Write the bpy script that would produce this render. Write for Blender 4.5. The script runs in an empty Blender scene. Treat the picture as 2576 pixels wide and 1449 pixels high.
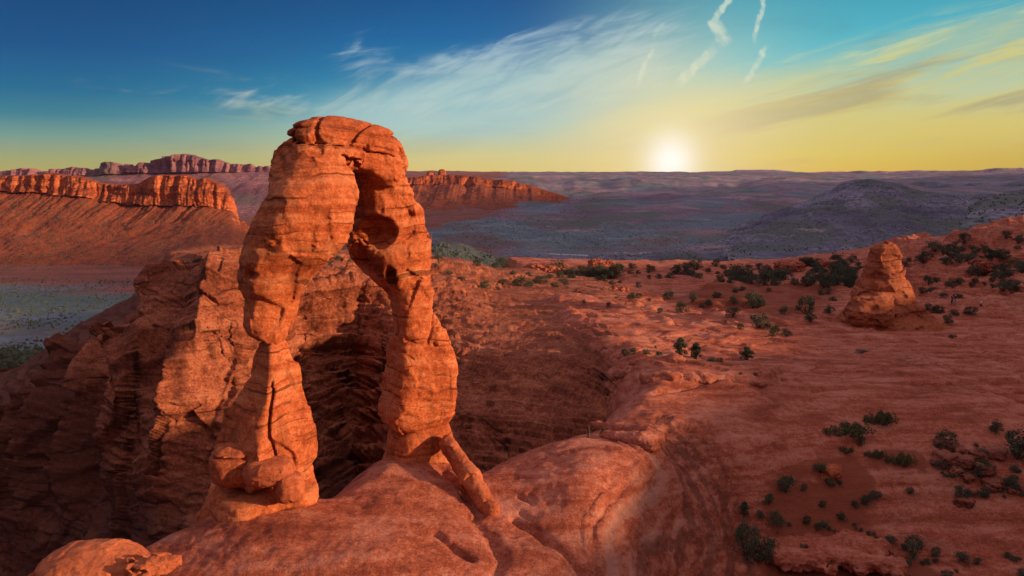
import bpy, bmesh, math, random
import numpy as np
import openvdb
from mathutils import Vector, Matrix

# ------------------------------------------------------------------ camera, sky, sun, exposure
S = bpy.context.scene
COL = S.collection
R = math.radians
PITCH, FPX, CAMZ = R(8.1), 2022.0, 15.0           # photo measured at 2576 x 1449
CT, ST = math.cos(PITCH), math.sin(PITCH)

cam = bpy.data.cameras.new("camera")
cam.sensor_width = 36.0
cam.lens = FPX / 2576 * 36.0
cam.clip_start, cam.clip_end = 0.5, 120000
cam_o = bpy.data.objects.new("camera", cam)
COL.objects.link(cam_o)
cam_o.location = (0, 0, CAMZ)
cam_o.rotation_euler = (R(90) - PITCH, 0, 0)
S.camera = cam_o

S.view_settings.view_transform = 'Standard'
S.view_settings.look = 'None'
EXPO = 0.35
S.view_settings.exposure = EXPO
S.view_settings.gamma = 1.0
S.cycles.use_denoising = True
S.cycles.max_bounces = 6
S.cycles.volume_bounces = 1
S.cycles.transparent_max_bounces = 12

SUN_AZ, SUN_EL = 104.0, 11.0                       # degrees clockwise from straight ahead
SUN_STRENGTH = 5.0
sun = bpy.data.lights.new("sun", 'SUN')
sun.energy = SUN_STRENGTH
sun.angle = R(2.0)
sun.color = (1.0, 0.66, 0.40)
sun_o = bpy.data.objects.new("sun", sun)
COL.objects.link(sun_o)
sd = Vector((math.sin(R(SUN_AZ)) * math.cos(R(SUN_EL)), math.cos(R(SUN_AZ)) * math.cos(R(SUN_EL)), math.sin(R(SUN_EL))))
sun_o.rotation_euler = sd.to_track_quat('Z', 'Y').to_euler()
sun_o.location = sd * 300


def s2l(c):
    c = np.asarray(c, float) / 255.0
    return np.where(c <= 0.04045, c / 12.92, ((c + 0.055) / 1.055) ** 2.4)


def ray(u, v):
    xc, yc = (u - 1288.0) / FPX, (724.5 - v) / FPX
    return xc, CT + yc * ST, -ST + yc * CT


def azel(u, v):
    x, y, z = ray(u, v)
    return math.degrees(math.atan2(x, y)), math.degrees(math.asin(z / math.sqrt(x * x + y * y + z * z)))


def at(u, v, Y):
    x, y, z = ray(u, v)
    return np.array((x / y * Y, Y, CAMZ + z / y * Y))


def atz(u, v, z0):
    x, y, z = ray(u, v)
    t = (z0 - CAMZ) / z
    return np.array((x * t, y * t, z0))


# ---- a small node language
class Nd:
    def __init__(self, nt, sock): self.nt, self.s = nt, sock
    def _op(self, o, op, rev=False):
        a, b = (o, self) if rev else (self, o)
        return math_node(self.nt, op, a, b)
    def __add__(self, o): return self._op(o, 'ADD')
    def __radd__(self, o): return self._op(o, 'ADD', True)
    def __sub__(self, o): return self._op(o, 'SUBTRACT')
    def __rsub__(self, o): return self._op(o, 'SUBTRACT', True)
    def __mul__(self, o): return self._op(o, 'MULTIPLY')
    def __rmul__(self, o): return self._op(o, 'MULTIPLY', True)
    def __truediv__(self, o): return self._op(o, 'DIVIDE')
    def __pow__(self, o): return self._op(o, 'POWER')


def put(nt, inp, x):
    if isinstance(x, Nd): nt.links.new(x.s, inp)
    elif isinstance(x, bpy.types.NodeSocket): nt.links.new(x, inp)
    elif isinstance(x, (tuple, list, np.ndarray)):
        x = tuple(float(q) for q in x)
        n = len(inp.default_value)
        inp.default_value = (x + (1.0,))[:n] if len(x) < n else x[:n]
    else: inp.default_value = x


def math_node(nt, op, a, b=None, c=None, clamp=False):
    n = nt.nodes.new('ShaderNodeMath'); n.operation = op; n.use_clamp = clamp
    for i, q in enumerate((a, b, c)):
        if q is not None: put(nt, n.inputs[i], q)
    return Nd(nt, n.outputs[0])


def sstep(nt, x, a, b):
    n = nt.nodes.new('ShaderNodeMapRange'); n.interpolation_type = 'SMOOTHSTEP'
    put(nt, n.inputs[0], x); put(nt, n.inputs[1], a); put(nt, n.inputs[2], b)
    n.inputs[3].default_value, n.inputs[4].default_value = 0.0, 1.0
    return Nd(nt, n.outputs[0])


def mixc(nt, f, a, b, blend='MIX'):
    n = nt.nodes.new('ShaderNodeMix'); n.data_type = 'RGBA'; n.blend_type = blend; n.clamp_factor = True
    put(nt, n.inputs[0], f); put(nt, n.inputs[6], a); put(nt, n.inputs[7], b)
    return Nd(nt, n.outputs[2])


def ramp(nt, f, stops, interp='LINEAR'):
    n = nt.nodes.new('ShaderNodeValToRGB'); cr = n.color_ramp; cr.interpolation = interp
    while len(cr.elements) < len(stops): cr.elements.new(0.5)
    for e, (p, c) in zip(cr.elements, stops):
        e.position = p; e.color = (float(c[0]), float(c[1]), float(c[2]), 1.0)
    put(nt, n.inputs[0], f)
    return Nd(nt, n.outputs[0])


def noise(nt, vec, scale, detail=4.0, rough=0.55, dims='3D', w=None, dist=0.0):
    n = nt.nodes.new('ShaderNodeTexNoise'); n.noise_dimensions = dims
    if vec is not None: put(nt, n.inputs['Vector'], vec)
    if w is not None: put(nt, n.inputs['W'], w)
    n.inputs['Scale'].default_value = scale; n.inputs['Detail'].default_value = detail
    n.inputs['Roughness'].default_value = rough; n.inputs['Distortion'].default_value = dist
    return Nd(nt, n.outputs[0])


def comb(nt, x, y, z):
    n = nt.nodes.new('ShaderNodeCombineXYZ')
    for i, q in enumerate((x, y, z)): put(nt, n.inputs[i], q)
    return Nd(nt, n.outputs[0])


def sep(nt, v):
    n = nt.nodes.new('ShaderNodeSeparateXYZ'); put(nt, n.inputs[0], v)
    return [Nd(nt, o) for o in n.outputs]


# ---- the sky: colour by direction, cirrus, contrails, the setting sun
def build_world():
    w = bpy.data.worlds.new("World"); S.world = w; w.use_nodes = True
    nt = w.node_tree; nt.nodes.clear()
    tc = nt.nodes.new('ShaderNodeTexCoord')
    x, y, z = sep(nt, tc.outputs['Generated'])
    deg = 180 / math.pi
    az = math_node(nt, 'ARCTAN2', x, y) * deg
    el = math_node(nt, 'ARCSINE', z) * deg
    f = el / 14.0
    E = lambda v: max(0.0, azel(1288, v)[1] / 14.0)

    def rp(lst): return ramp(nt, f, [(E(v), s2l(c)) for v, c in lst])
    left = rp([(437, (186, 172, 72)), (405, (164, 174, 98)), (355, (112, 162, 142)), (305, (44, 130, 146)), (250, (4, 108, 146)),
               (150, (0, 84, 138)), (0, (0, 68, 116))])
    mid = rp([(437, (230, 206, 108)), (390, (220, 212, 132)), (320, (168, 206, 182)), (260, (60, 160, 182)), (180, (28, 128, 172)),
              (90, (10, 102, 158)), (0, (6, 86, 142))])
    right = rp([(437, (232, 190, 36)), (390, (232, 206, 58)), (320, (222, 206, 112)), (250, (172, 206, 184)), (180, (92, 192, 204)),
                (90, (72, 176, 194)), (0, (58, 158, 180))])
    base = mixc(nt, sstep(nt, az, -30.0, -2.0), left, mid)
    base = mixc(nt, sstep(nt, az, 0.0, 17.0), base, right)
    base = mixc(nt, sstep(nt, az, 20.0, 36.0) * sstep(nt, el, 4.5, 0.0) * 0.9, base, s2l((206, 176, 4)))

    # cirrus
    def streak(tilt, sx, sy, seed, scale=1.0, dist=0.6, detail=6):
        t = R(tilt); ct, st_ = math.cos(t), math.sin(t)
        p = (az * ct + el * st_) * sx
        q = (el * ct - az * st_) * sy
        return noise(nt, comb(nt, p, q, seed), scale, detail, 0.58, dist=dist)

    def blob(u, v, ru, rv, tilt=0.0):
        a0, e0 = azel(u, v); t = R(tilt); ct, st_ = math.cos(t), math.sin(t)
        da, de = az - a0, el - e0
        p = (da * ct + de * st_) / (ru / 35.0); q = (de * ct - da * st_) / (rv / 35.0)
        return math_node(nt, 'EXPONENT', (p * p + q * q) * -1.0)

    n1 = streak(12, 0.10, 0.55, 3.3, dist=0.9)
    n2 = streak(16, 0.06, 0.50, 9.1, dist=0.5)
    n3 = streak(-6, 0.12, 0.7, 17.7, dist=0.7)
    m1 = blob(1370, 185, 330, 85, 10) + blob(1130, 232, 300, 60, 4) * 0.8 + blob(1560, 140, 190, 75, 18) * 0.9 + blob(900, 138, 75, 38, 8) * 0.8
    m1 = m1 + blob(700, 262, 200, 26, -4) * 0.9 + blob(1250, 120, 250, 30, 14) * 0.5
    n1b = streak(22, 0.22, 0.9, 5.7, dist=1.1, detail=8)
    c1 = sstep(nt, n1 * 0.62 + n1b * 0.50 + (m1 - 0.6) * 0.13, 0.50, 0.78) * sstep(nt, m1 + (n1b - 0.5) * 1.2, 0.1, 1.0)
    col = mixc(nt, c1 * 0.66, base, mixc(nt, sstep(nt, el, 4.0, 9.0), s2l((208, 212, 190)), s2l((176, 204, 214))))
    vb = blob(1350, 235, 420, 95, 8) + blob(1120, 275, 330, 50, 2) * 0.6
    col = mixc(nt, sstep(nt, vb, 0.05, 0.9) * (0.50 + 0.40 * n1b), col, s2l((176, 208, 206)))
    c3 = sstep(nt, n3, 0.55, 0.8) * blob(720, 270, 330, 45, -3)
    col = mixc(nt, c3 * 0.9, col, s2l((222, 214, 150)))
    # warm veil to the right, rising away from the sun, with grey streaks inside
    u0, e0 = azel(1300, 345); u1, e1 = azel(2576, 60)
    line = e0 + (az - u0) * ((e1 - e0) / (u1 - u0))
    off = el - line
    n2b = streak(13, 0.13, 1.1, 12.4, dist=0.8, detail=8)
    n6 = streak(9, 0.05, 0.32, 70.2, dist=0.7, detail=7)
    band = sstep(nt, az, -2.0, 9.0) * sstep(nt, off + (n2 - 0.5) * 3.4 + (n2b - 0.5) * 2.4, 1.3, -0.3) * sstep(nt, el, 0.6, 3.6)
    vcol = mixc(nt, sstep(nt, az, 4.0, 22.0), s2l((214, 206, 178)), s2l((216, 204, 120)))
    col = mixc(nt, band * (0.40 + 0.55 * sstep(nt, n2b * 0.5 + n6 * 0.5, 0.42, 0.60)), col, vcol)
    n4 = streak(12, 0.07, 0.62, 31.0, dist=0.6, detail=7)
    grey = sstep(nt, n4 * 0.6 + n6 * 0.4, 0.49, 0.62) * sstep(nt, az, 1.0, 16.0) * sstep(nt, off, 1.0, -0.8) * sstep(nt, el, 1.0, 3.2)
    col = mixc(nt, grey * 0.62, col, mixc(nt, sstep(nt, az, 5.0, 25.0), s2l((206, 188, 158)), s2l((164, 152, 116))))
    # pale edge along the top of the veil
    edge = math_node(nt, 'EXPONENT', (off - 0.6) * (off - 0.6) * -1.1) * sstep(nt, n2b * 0.6 + n2 * 0.4, 0.44, 0.60) * sstep(nt, az, 7.0, 24.0)
    col = mixc(nt, edge * 0.9, col, s2l((208, 214, 152)))
    # broken contrails
    wx = (streak(0, 0.9, 0.9, 50.0, dist=0.3) - 0.5)
    wy = (streak(0, 1.6, 1.6, 61.0, dist=0.3) - 0.5)

    def seg(p, q, wid, soft=1.0):
        a0, b0 = azel(*p); a1, b1 = azel(*q)
        L = math.hypot(a1 - a0, b1 - b0); dx, dy = (a1 - a0) / L, (b1 - b0) / L
        da, de = az + wx * 0.9 - a0, el + wy * 0.7 - b0
        t = (da * dx + de * dy) / L
        s = de * dx - da * dy
        prof = sstep(nt, t, 0.0, 0.25) * sstep(nt, t, 1.0, 0.72)
        s2 = (s / (wid / 35.0)); s2 = s2 * s2
        return math_node(nt, 'EXPONENT', s2 * s2 * -1.0) * prof * soft
    tr = seg((1862, -40), (1778, 72), 7) + seg((1786, 40), (1832, 118), 13) + seg((1812, 110), (1694, 222), 11)
    tr = tr + seg((1930, -40), (1896, 118), 6) + seg((1934, 108), (1866, 226), 7) + seg((1648, 105), (1596, 232), 5, 0.9) + seg((1668, 55), (1640, 100), 5, 0.4)
    tr = math_node(nt, 'MINIMUM', tr, 1.0)
    col = mixc(nt, tr * (0.35 + sstep(nt, streak(-50, 0.6, 2.2, 44.0, dist=0.5), 0.35, 0.6) * 0.45), col, s2l((202, 220, 206)))
    n5 = streak(5, 0.1, 0.5, 77.0)
    col = mixc(nt, sstep(nt, n5, 0.5, 0.85) * 0.16, col, s2l((30, 60, 110)))
    # the sun low over the hills
    a0, b0 = azel(1688, 404)
    da, de = az - a0, el - b0
    r2 = da * da + de * de
    wide = math_node(nt, 'EXPONENT', r2 / -48.0)
    core = math_node(nt, 'EXPONENT', r2 / -2.8)
    col = mixc(nt, wide * 0.75, col, s2l((255, 236, 165)))
    col = mixc(nt, core * 1.0, col, (1.25, 1.2, 1.05))
    # above the picture a warm tint, added as fill, is mixed into the physical sky
    sky = nt.nodes.new('ShaderNodeTexSky'); sky.sky_type = 'NISHITA'; sky.sun_disc = False
    sky.sun_elevation = R(SUN_EL); sky.sun_rotation = R(SUN_AZ)
    sky.dust_density = 2.0
    mul = nt.nodes.new('ShaderNodeVectorMath'); mul.operation = 'SCALE'
    nt.links.new(sky.outputs[0], mul.inputs[0]); mul.inputs['Scale'].default_value = 0.13
    warm = mixc(nt, 0.65, mul.outputs[0], (0.74, 0.56, 0.66))
    col = mixc(nt, sstep(nt, el, 13.0, 24.0), col, warm)
    aaz = math_node(nt, 'ABSOLUTE', az)
    col = mixc(nt, sstep(nt, aaz, 42.0, 80.0) * sstep(nt, el, 40.0, 15.0), col, mixc(nt, sstep(nt, az, 0.0, 60.0), s2l((52, 64, 96)), s2l((140, 104, 92))))
    bg = nt.nodes.new('ShaderNodeBackground'); out = nt.nodes.new('ShaderNodeOutputWorld')
    put(nt, bg.inputs[0], col); bg.inputs[1].default_value = 2 ** -EXPO
    nt.links.new(bg.outputs[0], out.inputs[0])


build_world()

# ------------------------------------------------------------------ noise, meshes, tags
rng = np.random.default_rng(11)
PERM = rng.permutation(256).astype(np.int32); PERM = np.concatenate([PERM, PERM, PERM])
G3 = rng.normal(size=(256, 3)).astype(np.float32); G3 /= np.linalg.norm(G3, axis=1)[:, None]


def pn(x, y, z):
    """gradient noise, about -0.7..0.7"""
    x = np.asarray(x, np.float32); y = np.asarray(y, np.float32); z = np.asarray(z, np.float32)
    x, y, z = np.broadcast_arrays(x, y, z)
    xi, yi, zi = np.floor(x), np.floor(y), np.floor(z)
    fx, fy, fz = x - xi, y - yi, z - zi
    xi, yi, zi = xi.astype(np.int32) & 255, yi.astype(np.int32) & 255, zi.astype(np.int32) & 255
    w = lambda t: t * t * t * (t * (t * 6 - 15) + 10)
    wx, wy, wz = w(fx), w(fy), w(fz)

    def g(i, j, k):
        h = PERM[PERM[PERM[xi + i] + yi + j] + zi + k]
        q = G3[h]
        return q[..., 0] * (fx - i) + q[..., 1] * (fy - j) + q[..., 2] * (fz - k)
    a = g(0, 0, 0); a += wx * (g(1, 0, 0) - a)
    b = g(0, 1, 0); b += wx * (g(1, 1, 0) - b)
    a += wy * (b - a)
    c = g(0, 0, 1); c += wx * (g(1, 0, 1) - c)
    d = g(0, 1, 1); d += wx * (g(1, 1, 1) - d)
    c += wy * (d - c)
    return a + wz * (c - a)


def fbm(x, y, z, oct=4, gain=0.5):
    s, a, f = 0.0, 1.0, 1.0
    for i in range(oct):
        s = s + a * pn(x * f + 17.3 * i, y * f + 5.1 * i, z * f + 9.7 * i)
        a *= gain; f *= 2.03
    return s


def ridged(x, y, z, oct=4, gain=0.5):
    s, a, f = 0.0, 1.0, 1.0
    for i in range(oct):
        s = s + a * (1 - 2.2 * np.abs(pn(x * f + 7.3 * i, y * f + 3.1 * i, z * f + 1.7 * i)))
        a *= gain; f *= 2.1
    return s


def facet(x, y, z, cx, cz, amp, seed=0.0):
    """broken rock: every cell of a jittered grid is one tilted, stepped face"""
    x, y, z = np.broadcast_arrays(np.asarray(x, np.float32), np.asarray(y, np.float32), np.asarray(z, np.float32))
    p = np.stack([x / cx + seed, y / cx, z / cz], -1)
    b = np.floor(p - 0.5); best = np.full(x.shape, 1e9, np.float32); out = np.zeros(x.shape, np.float32)
    for i in range(2):
        for j in range(2):
            for k in range(2):
                c = b + np.array((i, j, k)); ci = c.astype(np.int32) & 255
                h = PERM[PERM[PERM[ci[..., 0]] + ci[..., 1]] + ci[..., 2]]
                g = G3[h]; f = p - (c + 0.5 + 0.38 * g)
                d2 = (f * f).sum(-1); m = d2 < best; best = np.where(m, d2, best)
                g2 = G3[(h * 7 + 13) & 255]
                out = np.where(m, (f * g2).sum(-1) * 1.1 + 0.5 * G3[(h * 3 + 5) & 255][..., 0], out)
    return amp * out


def sm(a, b, x):
    t = np.clip((x - a) / (b - a), 0, 1)
    return t * t * (3 - 2 * t)


def new_mesh(name, V, F, mat, smooth=True, parent=None, attrs=None):
    V = np.asarray(V, np.float32); F = np.asarray(F, np.int32)
    me = bpy.data.meshes.new(name)
    me.vertices.add(len(V)); me.vertices.foreach_set('co', V.ravel())
    k = F.shape[1]
    me.loops.add(F.size); me.loops.foreach_set('vertex_index', F.ravel())
    me.polygons.add(len(F)); me.polygons.foreach_set('loop_start', np.arange(0, F.size, k, dtype=np.int32))
    me.update(calc_edges=True)
    me.polygons.foreach_set('use_smooth', np.full(len(F), smooth))
    for an, av in (attrs or {}).items():
        a = me.attributes.new(an, 'FLOAT', 'POINT'); a.data.foreach_set('value', np.asarray(av, np.float32).ravel())
    me.validate()
    if mat: me.materials.append(mat)
    o = bpy.data.objects.new(name, me); COL.objects.link(o)
    if parent: o.parent = parent
    return o


def grid_faces(nr, nu):
    i = np.arange(nr * nu).reshape(nr, nu)
    return np.stack([i[:-1, :-1], i[:-1, 1:], i[1:, 1:], i[1:, :-1]], -1).reshape(-1, 4)


def tag(o, label=None, cat=None, group=None, kind=None):
    if label: o['label'] = label
    if cat: o['category'] = cat
    if group: o['group'] = group
    if kind: o['kind'] = kind
    return o


def empty(name, loc):
    o = bpy.data.objects.new(name, None); COL.objects.link(o); o.location = loc
    o.empty_display_size = 0.3
    return o


# ------------------------------------------------------------------ materials
def rock_mat(name, dark, mid, light, sc=1.0, strata=0.8, varnish=0.35, bump=0.35, tilt=(0.03, 0.02), rough=0.9, sand=None, scrub=0.0,
             scrub_col=(0.05, 0.06, 0.035), scrub_scale=1.0, cracks=0.0, shade_below=None, zone=None, lamw=0.12, talus=None, beds=0.0, patch=None, patch_scale=0.02, pale=None, bumpd=0.15):
    m = bpy.data.materials.new(name); m.use_nodes = True
    nt = m.node_tree; b = nt.nodes['Principled BSDF']
    geo = nt.nodes.new('ShaderNodeNewGeometry')
    P = geo.outputs['Position']
    px, py, pz = sep(nt, P)
    nx, ny, nz = sep(nt, geo.outputs['Normal'])
    wv = noise(nt, P, 0.12 * sc, 4.0)
    st = pz + (wv - 0.5) * (2.5 / sc) + px * tilt[0] + py * tilt[1]
    l1 = noise(nt, None, strata * sc, 5.0, 0.65, '1D', w=st)
    big = noise(nt, P, 0.35 * sc, 6.0, 0.6)
    fine = noise(nt, P, 4.0 * sc, 7.0, 0.72)
    grit = noise(nt, P, 11.0 * sc, 5.0, 0.75)
    lam = noise(nt, comb(nt, px * 0.16 + (wv * 1.5), py * 0.9 + (wv * 3.0), pz * 3.2), 1.1 * sc, 6.0, 0.65)
    f = l1 * (0.50 - lamw) + lam * lamw + 0.025 + (lam - 0.5) * lamw * 0.8 + big * 0.33 + 0.11 + (fine - 0.5) * 0.42 + (grit - 0.5) * 0.48
    f = sstep(nt, f, 0.36, 0.74)
    col = ramp(nt, f, [(0.0, dark), (0.5, mid), (1.0, light)])
    steep = sstep(nt, nz, 0.75, 0.2)
    vs = noise(nt, comb(nt, px, py, pz * 0.10), 0.55 * sc, 5.0, 0.6)
    vmask = sstep(nt, vs, 0.50, 0.68) * steep * varnish
    col = mixc(nt, vmask, col, tuple(0.32 * q for q in dark))
    # little dark pits
    pit = sstep(nt, noise(nt, P, 1.7 * sc, 3.0, 0.5), 0.30, 0.24)
    col = mixc(nt, pit * 0.5, col, tuple(0.4 * q for q in dark))
    if zone is not None:
        y0, y1, x1, zc = zone
        wob = (noise(nt, comb(nt, px, py, 0.0), 0.004, 4.0) - 0.5)
        zf = sstep(nt, py + wob * 500.0, y0, y1) * sstep(nt, px + wob * 300.0, x1 + 60.0, x1 - 60.0)
        stre = noise(nt, comb(nt, px * 0.25, py, 0.0), 0.03, 4.0)
        zcol = mixc(nt, sstep(nt, stre, 0.35, 0.65), zc, tuple(1.5 * q for q in zc))
    if shade_below is not None:  # deep canyon shade painted into the colour, darker low and to the left
        z0, z1, dc, amt = shade_below
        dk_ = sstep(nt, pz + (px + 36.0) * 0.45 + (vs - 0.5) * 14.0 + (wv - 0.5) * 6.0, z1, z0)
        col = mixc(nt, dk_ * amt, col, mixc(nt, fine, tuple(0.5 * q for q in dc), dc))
    if cracks > 0:
        cn = noise(nt, comb(nt, px * 1.0, py * 1.0, pz * 0.8), 0.28 * sc, 3.0, 0.5, dist=0.6)
        ck = sstep(nt, math_node(nt, 'ABSOLUTE', cn - 0.5), 0.010, 0.003) * sstep(nt, noise(nt, P, 0.17 * sc, 2.0), 0.50, 0.60)
        col = mixc(nt, ck * cracks, col, tuple(0.25 * q for q in dark))
    if patch is not None:
        for i, (pc, lo, hi, amt) in enumerate(patch):
            pm = sstep(nt, noise(nt, comb(nt, px + 311.0 * i, py, pz * 3.0), patch_scale, 6.0, 0.62), lo, hi)
            col = mixc(nt, pm * amt, col, pc)
    if beds > 0:
        b1 = noise(nt, None, 3.2 * sc, 3.0, 0.7, '1D', w=st)
        bl = sstep(nt, b1, 0.41, 0.36) * sstep(nt, noise(nt, comb(nt, px, py, pz * 2.5), 0.5 * sc, 3.0), 0.44, 0.58)
        col = mixc(nt, bl * beds, col, tuple(0.35 * q for q in dark))
    if talus is not None: col = mixc(nt, sstep(nt, nz, 0.35, 0.60) * 0.85, col, mixc(nt, big, tuple(0.6 * q for q in talus), tuple(1.3 * q for q in talus)))
    if zone is not None:
        tf = sstep(nt, py + wob * 350.0, 690.0, 740.0) * sstep(nt, py + wob * 350.0, 930.0, 850.0) * sstep(nt, px, 0.0, -60.0)
        col = mixc(nt, tf * sstep(nt, noise(nt, comb(nt, px * 0.3, py, 0.0), 0.02, 5.0, 0.6), 0.40, 0.56) * 0.6, col, mixc(nt, stre, (0.04, 0.09, 0.09), (0.10, 0.19, 0.19)))
        col = mixc(nt, zf * 0.92, col, zcol)
    if pale is not None:
        at_ = nt.nodes.new('ShaderNodeAttribute'); at_.attribute_name = 'pale'
        pf = sstep(nt, Nd(nt, at_.outputs['Fac']) + (fine - 0.5) * 0.5, 0.35, 0.75)
        col = mixc(nt, pf * 0.6, col, pale)
    if sand is not None:
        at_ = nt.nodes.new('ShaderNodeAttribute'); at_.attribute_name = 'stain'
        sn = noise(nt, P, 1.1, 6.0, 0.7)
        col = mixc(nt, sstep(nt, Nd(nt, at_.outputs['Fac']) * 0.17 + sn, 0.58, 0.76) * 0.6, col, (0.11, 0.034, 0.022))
        at_ = nt.nodes.new('ShaderNodeAttribute'); at_.attribute_name = 'sand'
        sf = sstep(nt, Nd(nt, at_.outputs['Fac']) + (big - 0.5) * 0.9 + (fine - 0.5) * 0.25, 0.46, 0.56)
        col = mixc(nt, sf * 0.9, col, mixc(nt, big, tuple(0.6 * q for q in sand), sand))
    if scrub > 0:
        vo = nt.nodes.new('ShaderNodeTexVoronoi'); put(nt, vo.inputs['Vector'], P); vo.inputs['Scale'].default_value = 0.16 * scrub_scale
        dm = sstep(nt, Nd(nt, vo.outputs['Distance']), 0.42, 0.30) * sstep(nt, noise(nt, P, 0.014 * scrub_scale, 4.0), 0.36, 0.56) * sstep(nt, nz, 0.45, 0.75)
        col = mixc(nt, dm * scrub, col, scrub_col)
    put(nt, b.inputs['Base Color'], col)
    b.inputs['Roughness'].default_value = rough
    b.inputs['Specular IOR Level'].default_value = 0.15
    bn = nt.nodes.new('ShaderNodeBump'); bn.inputs['Strength'].default_value = bump; bn.inputs['Distance'].default_value = bumpd / sc
    put(nt, bn.inputs['Height'], fine * 0.8 + l1 * 0.4 + lam * (lamw * 2.0) + grit * 0.35)
    nt.links.new(bn.outputs[0], b.inputs['Normal'])
    return m


def plain_mat(name, c, rough=0.85, var=0.25, scale=3.0):
    m = bpy.data.materials.new(name); m.use_nodes = True
    nt = m.node_tree; b = nt.nodes['Principled BSDF']
    geo = nt.nodes.new('ShaderNodeNewGeometry')
    n = noise(nt, geo.outputs['Position'], scale, 4.0)
    put(nt, b.inputs['Base Color'], mixc(nt, n, tuple(q * (1 - var) for q in c), tuple(q * (1 + var) for q in c)))
    b.inputs['Roughness'].default_value = rough; b.inputs['Specular IOR Level'].default_value = 0.2
    return m


def leaf_mat(name, c1, c2):
    m = bpy.data.materials.new(name); m.use_nodes = True
    nt = m.node_tree; b = nt.nodes['Principled BSDF']
    oi = nt.nodes.new('ShaderNodeObjectInfo'); geo = nt.nodes.new('ShaderNodeNewGeometry')
    n = noise(nt, geo.outputs['Position'], 2.3, 3.0)
    f = math_node(nt, 'ADD', Nd(nt, oi.outputs['Random']) * 0.5, n * 0.6, clamp=True)
    put(nt, b.inputs['Base Color'], mixc(nt, f, c1, c2))
    b.inputs['Roughness'].default_value = 0.8; b.inputs['Specular IOR Level'].default_value = 0.1
    return m


M = {}
M['arch'] = rock_mat('arch_sandstone', (0.22, 0.042, 0.014), (0.45, 0.105, 0.032), (0.58, 0.21, 0.09), 1.0, 1.3, 0.6, 0.7, bumpd=0.12, cracks=0.3, beds=0.75)
M['boulder'] = rock_mat('boulder_sandstone', (0.20, 0.042, 0.018), (0.40, 0.10, 0.038), (0.50, 0.16, 0.07), 1.2, 0.9, 0.3, 0.5)
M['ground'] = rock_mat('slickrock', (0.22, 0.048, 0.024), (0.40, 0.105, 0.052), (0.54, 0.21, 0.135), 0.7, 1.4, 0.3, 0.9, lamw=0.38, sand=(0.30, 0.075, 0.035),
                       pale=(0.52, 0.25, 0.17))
M['canyon'] = rock_mat('canyon_sandstone', (0.085, 0.022, 0.012), (0.27, 0.07, 0.03), (0.48, 0.17, 0.085), 0.5, 1.2, 0.95, 0.8, cracks=0.5, beds=0.8, shade_below=(-18.0, -9.0, (0.10, 0.036, 0.024), 0.75))
M['rubble'] = rock_mat('rubble_rock', (0.13, 0.035, 0.02), (0.24, 0.07, 0.04), (0.34, 0.14, 0.09), 1.2, 0.9, 0.3, 0.5)
M['spire'] = rock_mat('spire_sandstone', (0.18, 0.042, 0.018), (0.36, 0.095, 0.038), (0.47, 0.17, 0.085), 0.6, 1.2, 0.4, 0.8, beds=0.8)

# ------------------------------------------------------------------ ground: slickrock ridge, bowl and plain
CTRL = [  # u, v, z  (photo point, height)
    (-500, 1700, -5), (0, 1500, -3.0), (150, 1449, -2.0), (350, 1368, -1.1), (300, 1600, -1.6), (490, 1298, -0.5), (500, 1400, -0.9), (700, 1400, -0.5), (650, 1300, -0.15),
    (800, 1290, -0.35), (830, 1236, -0.5), (700, 1250, -0.2), (900, 1188, -0.2), (975, 1133, -0.05), (1050, 1150, -0.2), (1100, 1150, -0.3), (1000, 1250, -0.45), (1120, 1240, -0.75),
    (900, 1300, -0.55), (1000, 1400, -0.6), (1200, 1400, -1.4), (1205, 1182, -1.25), (1250, 1290, -1.35), (1300, 1133, -1.1), (1400, 1103, -0.85), (1480, 1095, -0.7),
    (1500, 1250, -1.0), (1400, 1400, -1.7), (1380, 1250, -1.0), (1340, 1340, -1.7), (1565, 1022, -1.0), (1640, 972, -0.8), (1560, 1100, -0.95), (1660, 1150, -1.2), (1620, 1200, -1.45),
    (1560, 1290, -2.0), (1540, 1449, -3.0), (1700, 1300, -3.9), (1850, 1300, -5.3), (1750, 1449, -5.6), (1950, 1449, -6.8), (1800, 1100, -1.7), (1900, 1150, -2.8), (1780, 1200, -2.7),
    (1750, 1030, -1.2), (2100, 1000, -2.0), (2000, 1070, -2.2), (2146, 1091, -2.8), (2200, 1250, -5.0), (2200, 1400, -6.6), (2500, 1400, -6.6), (2500, 1100, -3.0), (2576, 1250, -5.0), (2800, 1300, -5),
    (2800, 1600, -7), (2200, 1700, -8.0), (1700, 1750, -6.5), (1400, 1750, -4.0), (1000, 1750, -2.8), (600, 1700, -2.5),
    (1900, 962, -1.4), (2300, 940, -3.0), (2576, 940, -3.2), (2900, 950, -3), (1700, 900, -3.7), (2000, 880, -4.6), (2300, 870, -5.6), (2576, 860, -5.8), (2900, 860, -5),
    (1600, 880, -3.9), (1500, 820, -6.0), (1450, 760, -9.3), (1700, 800, -8.3), (2000, 800, -9.0), (2250, 805, -9.2), (2576, 800, -9.0), (2900, 800, -8),
    (1700, 745, -13), (2000, 745, -13.5), (2300, 757, -13.5), (2450, 757, -13.0), (2576, 750, -12), (2900, 740, -8),
    (1400, 700, -17), (1700, 700, -17), (2000, 700, -17.5), (2250, 700, -16.5), (2400, 680, -14.0), (2576, 670, -12), (2900, 640, -6),
    (1400, 672, -19), (1650, 668, -21), (1850, 668, -21), (2000, 657, -20), (2200, 630, -16), (2400, 603, -11.0), (2576, 585, -8.0), (2900, 560, -2),
]
PTS = np.array([atz(*c) for c in CTRL])


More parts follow.
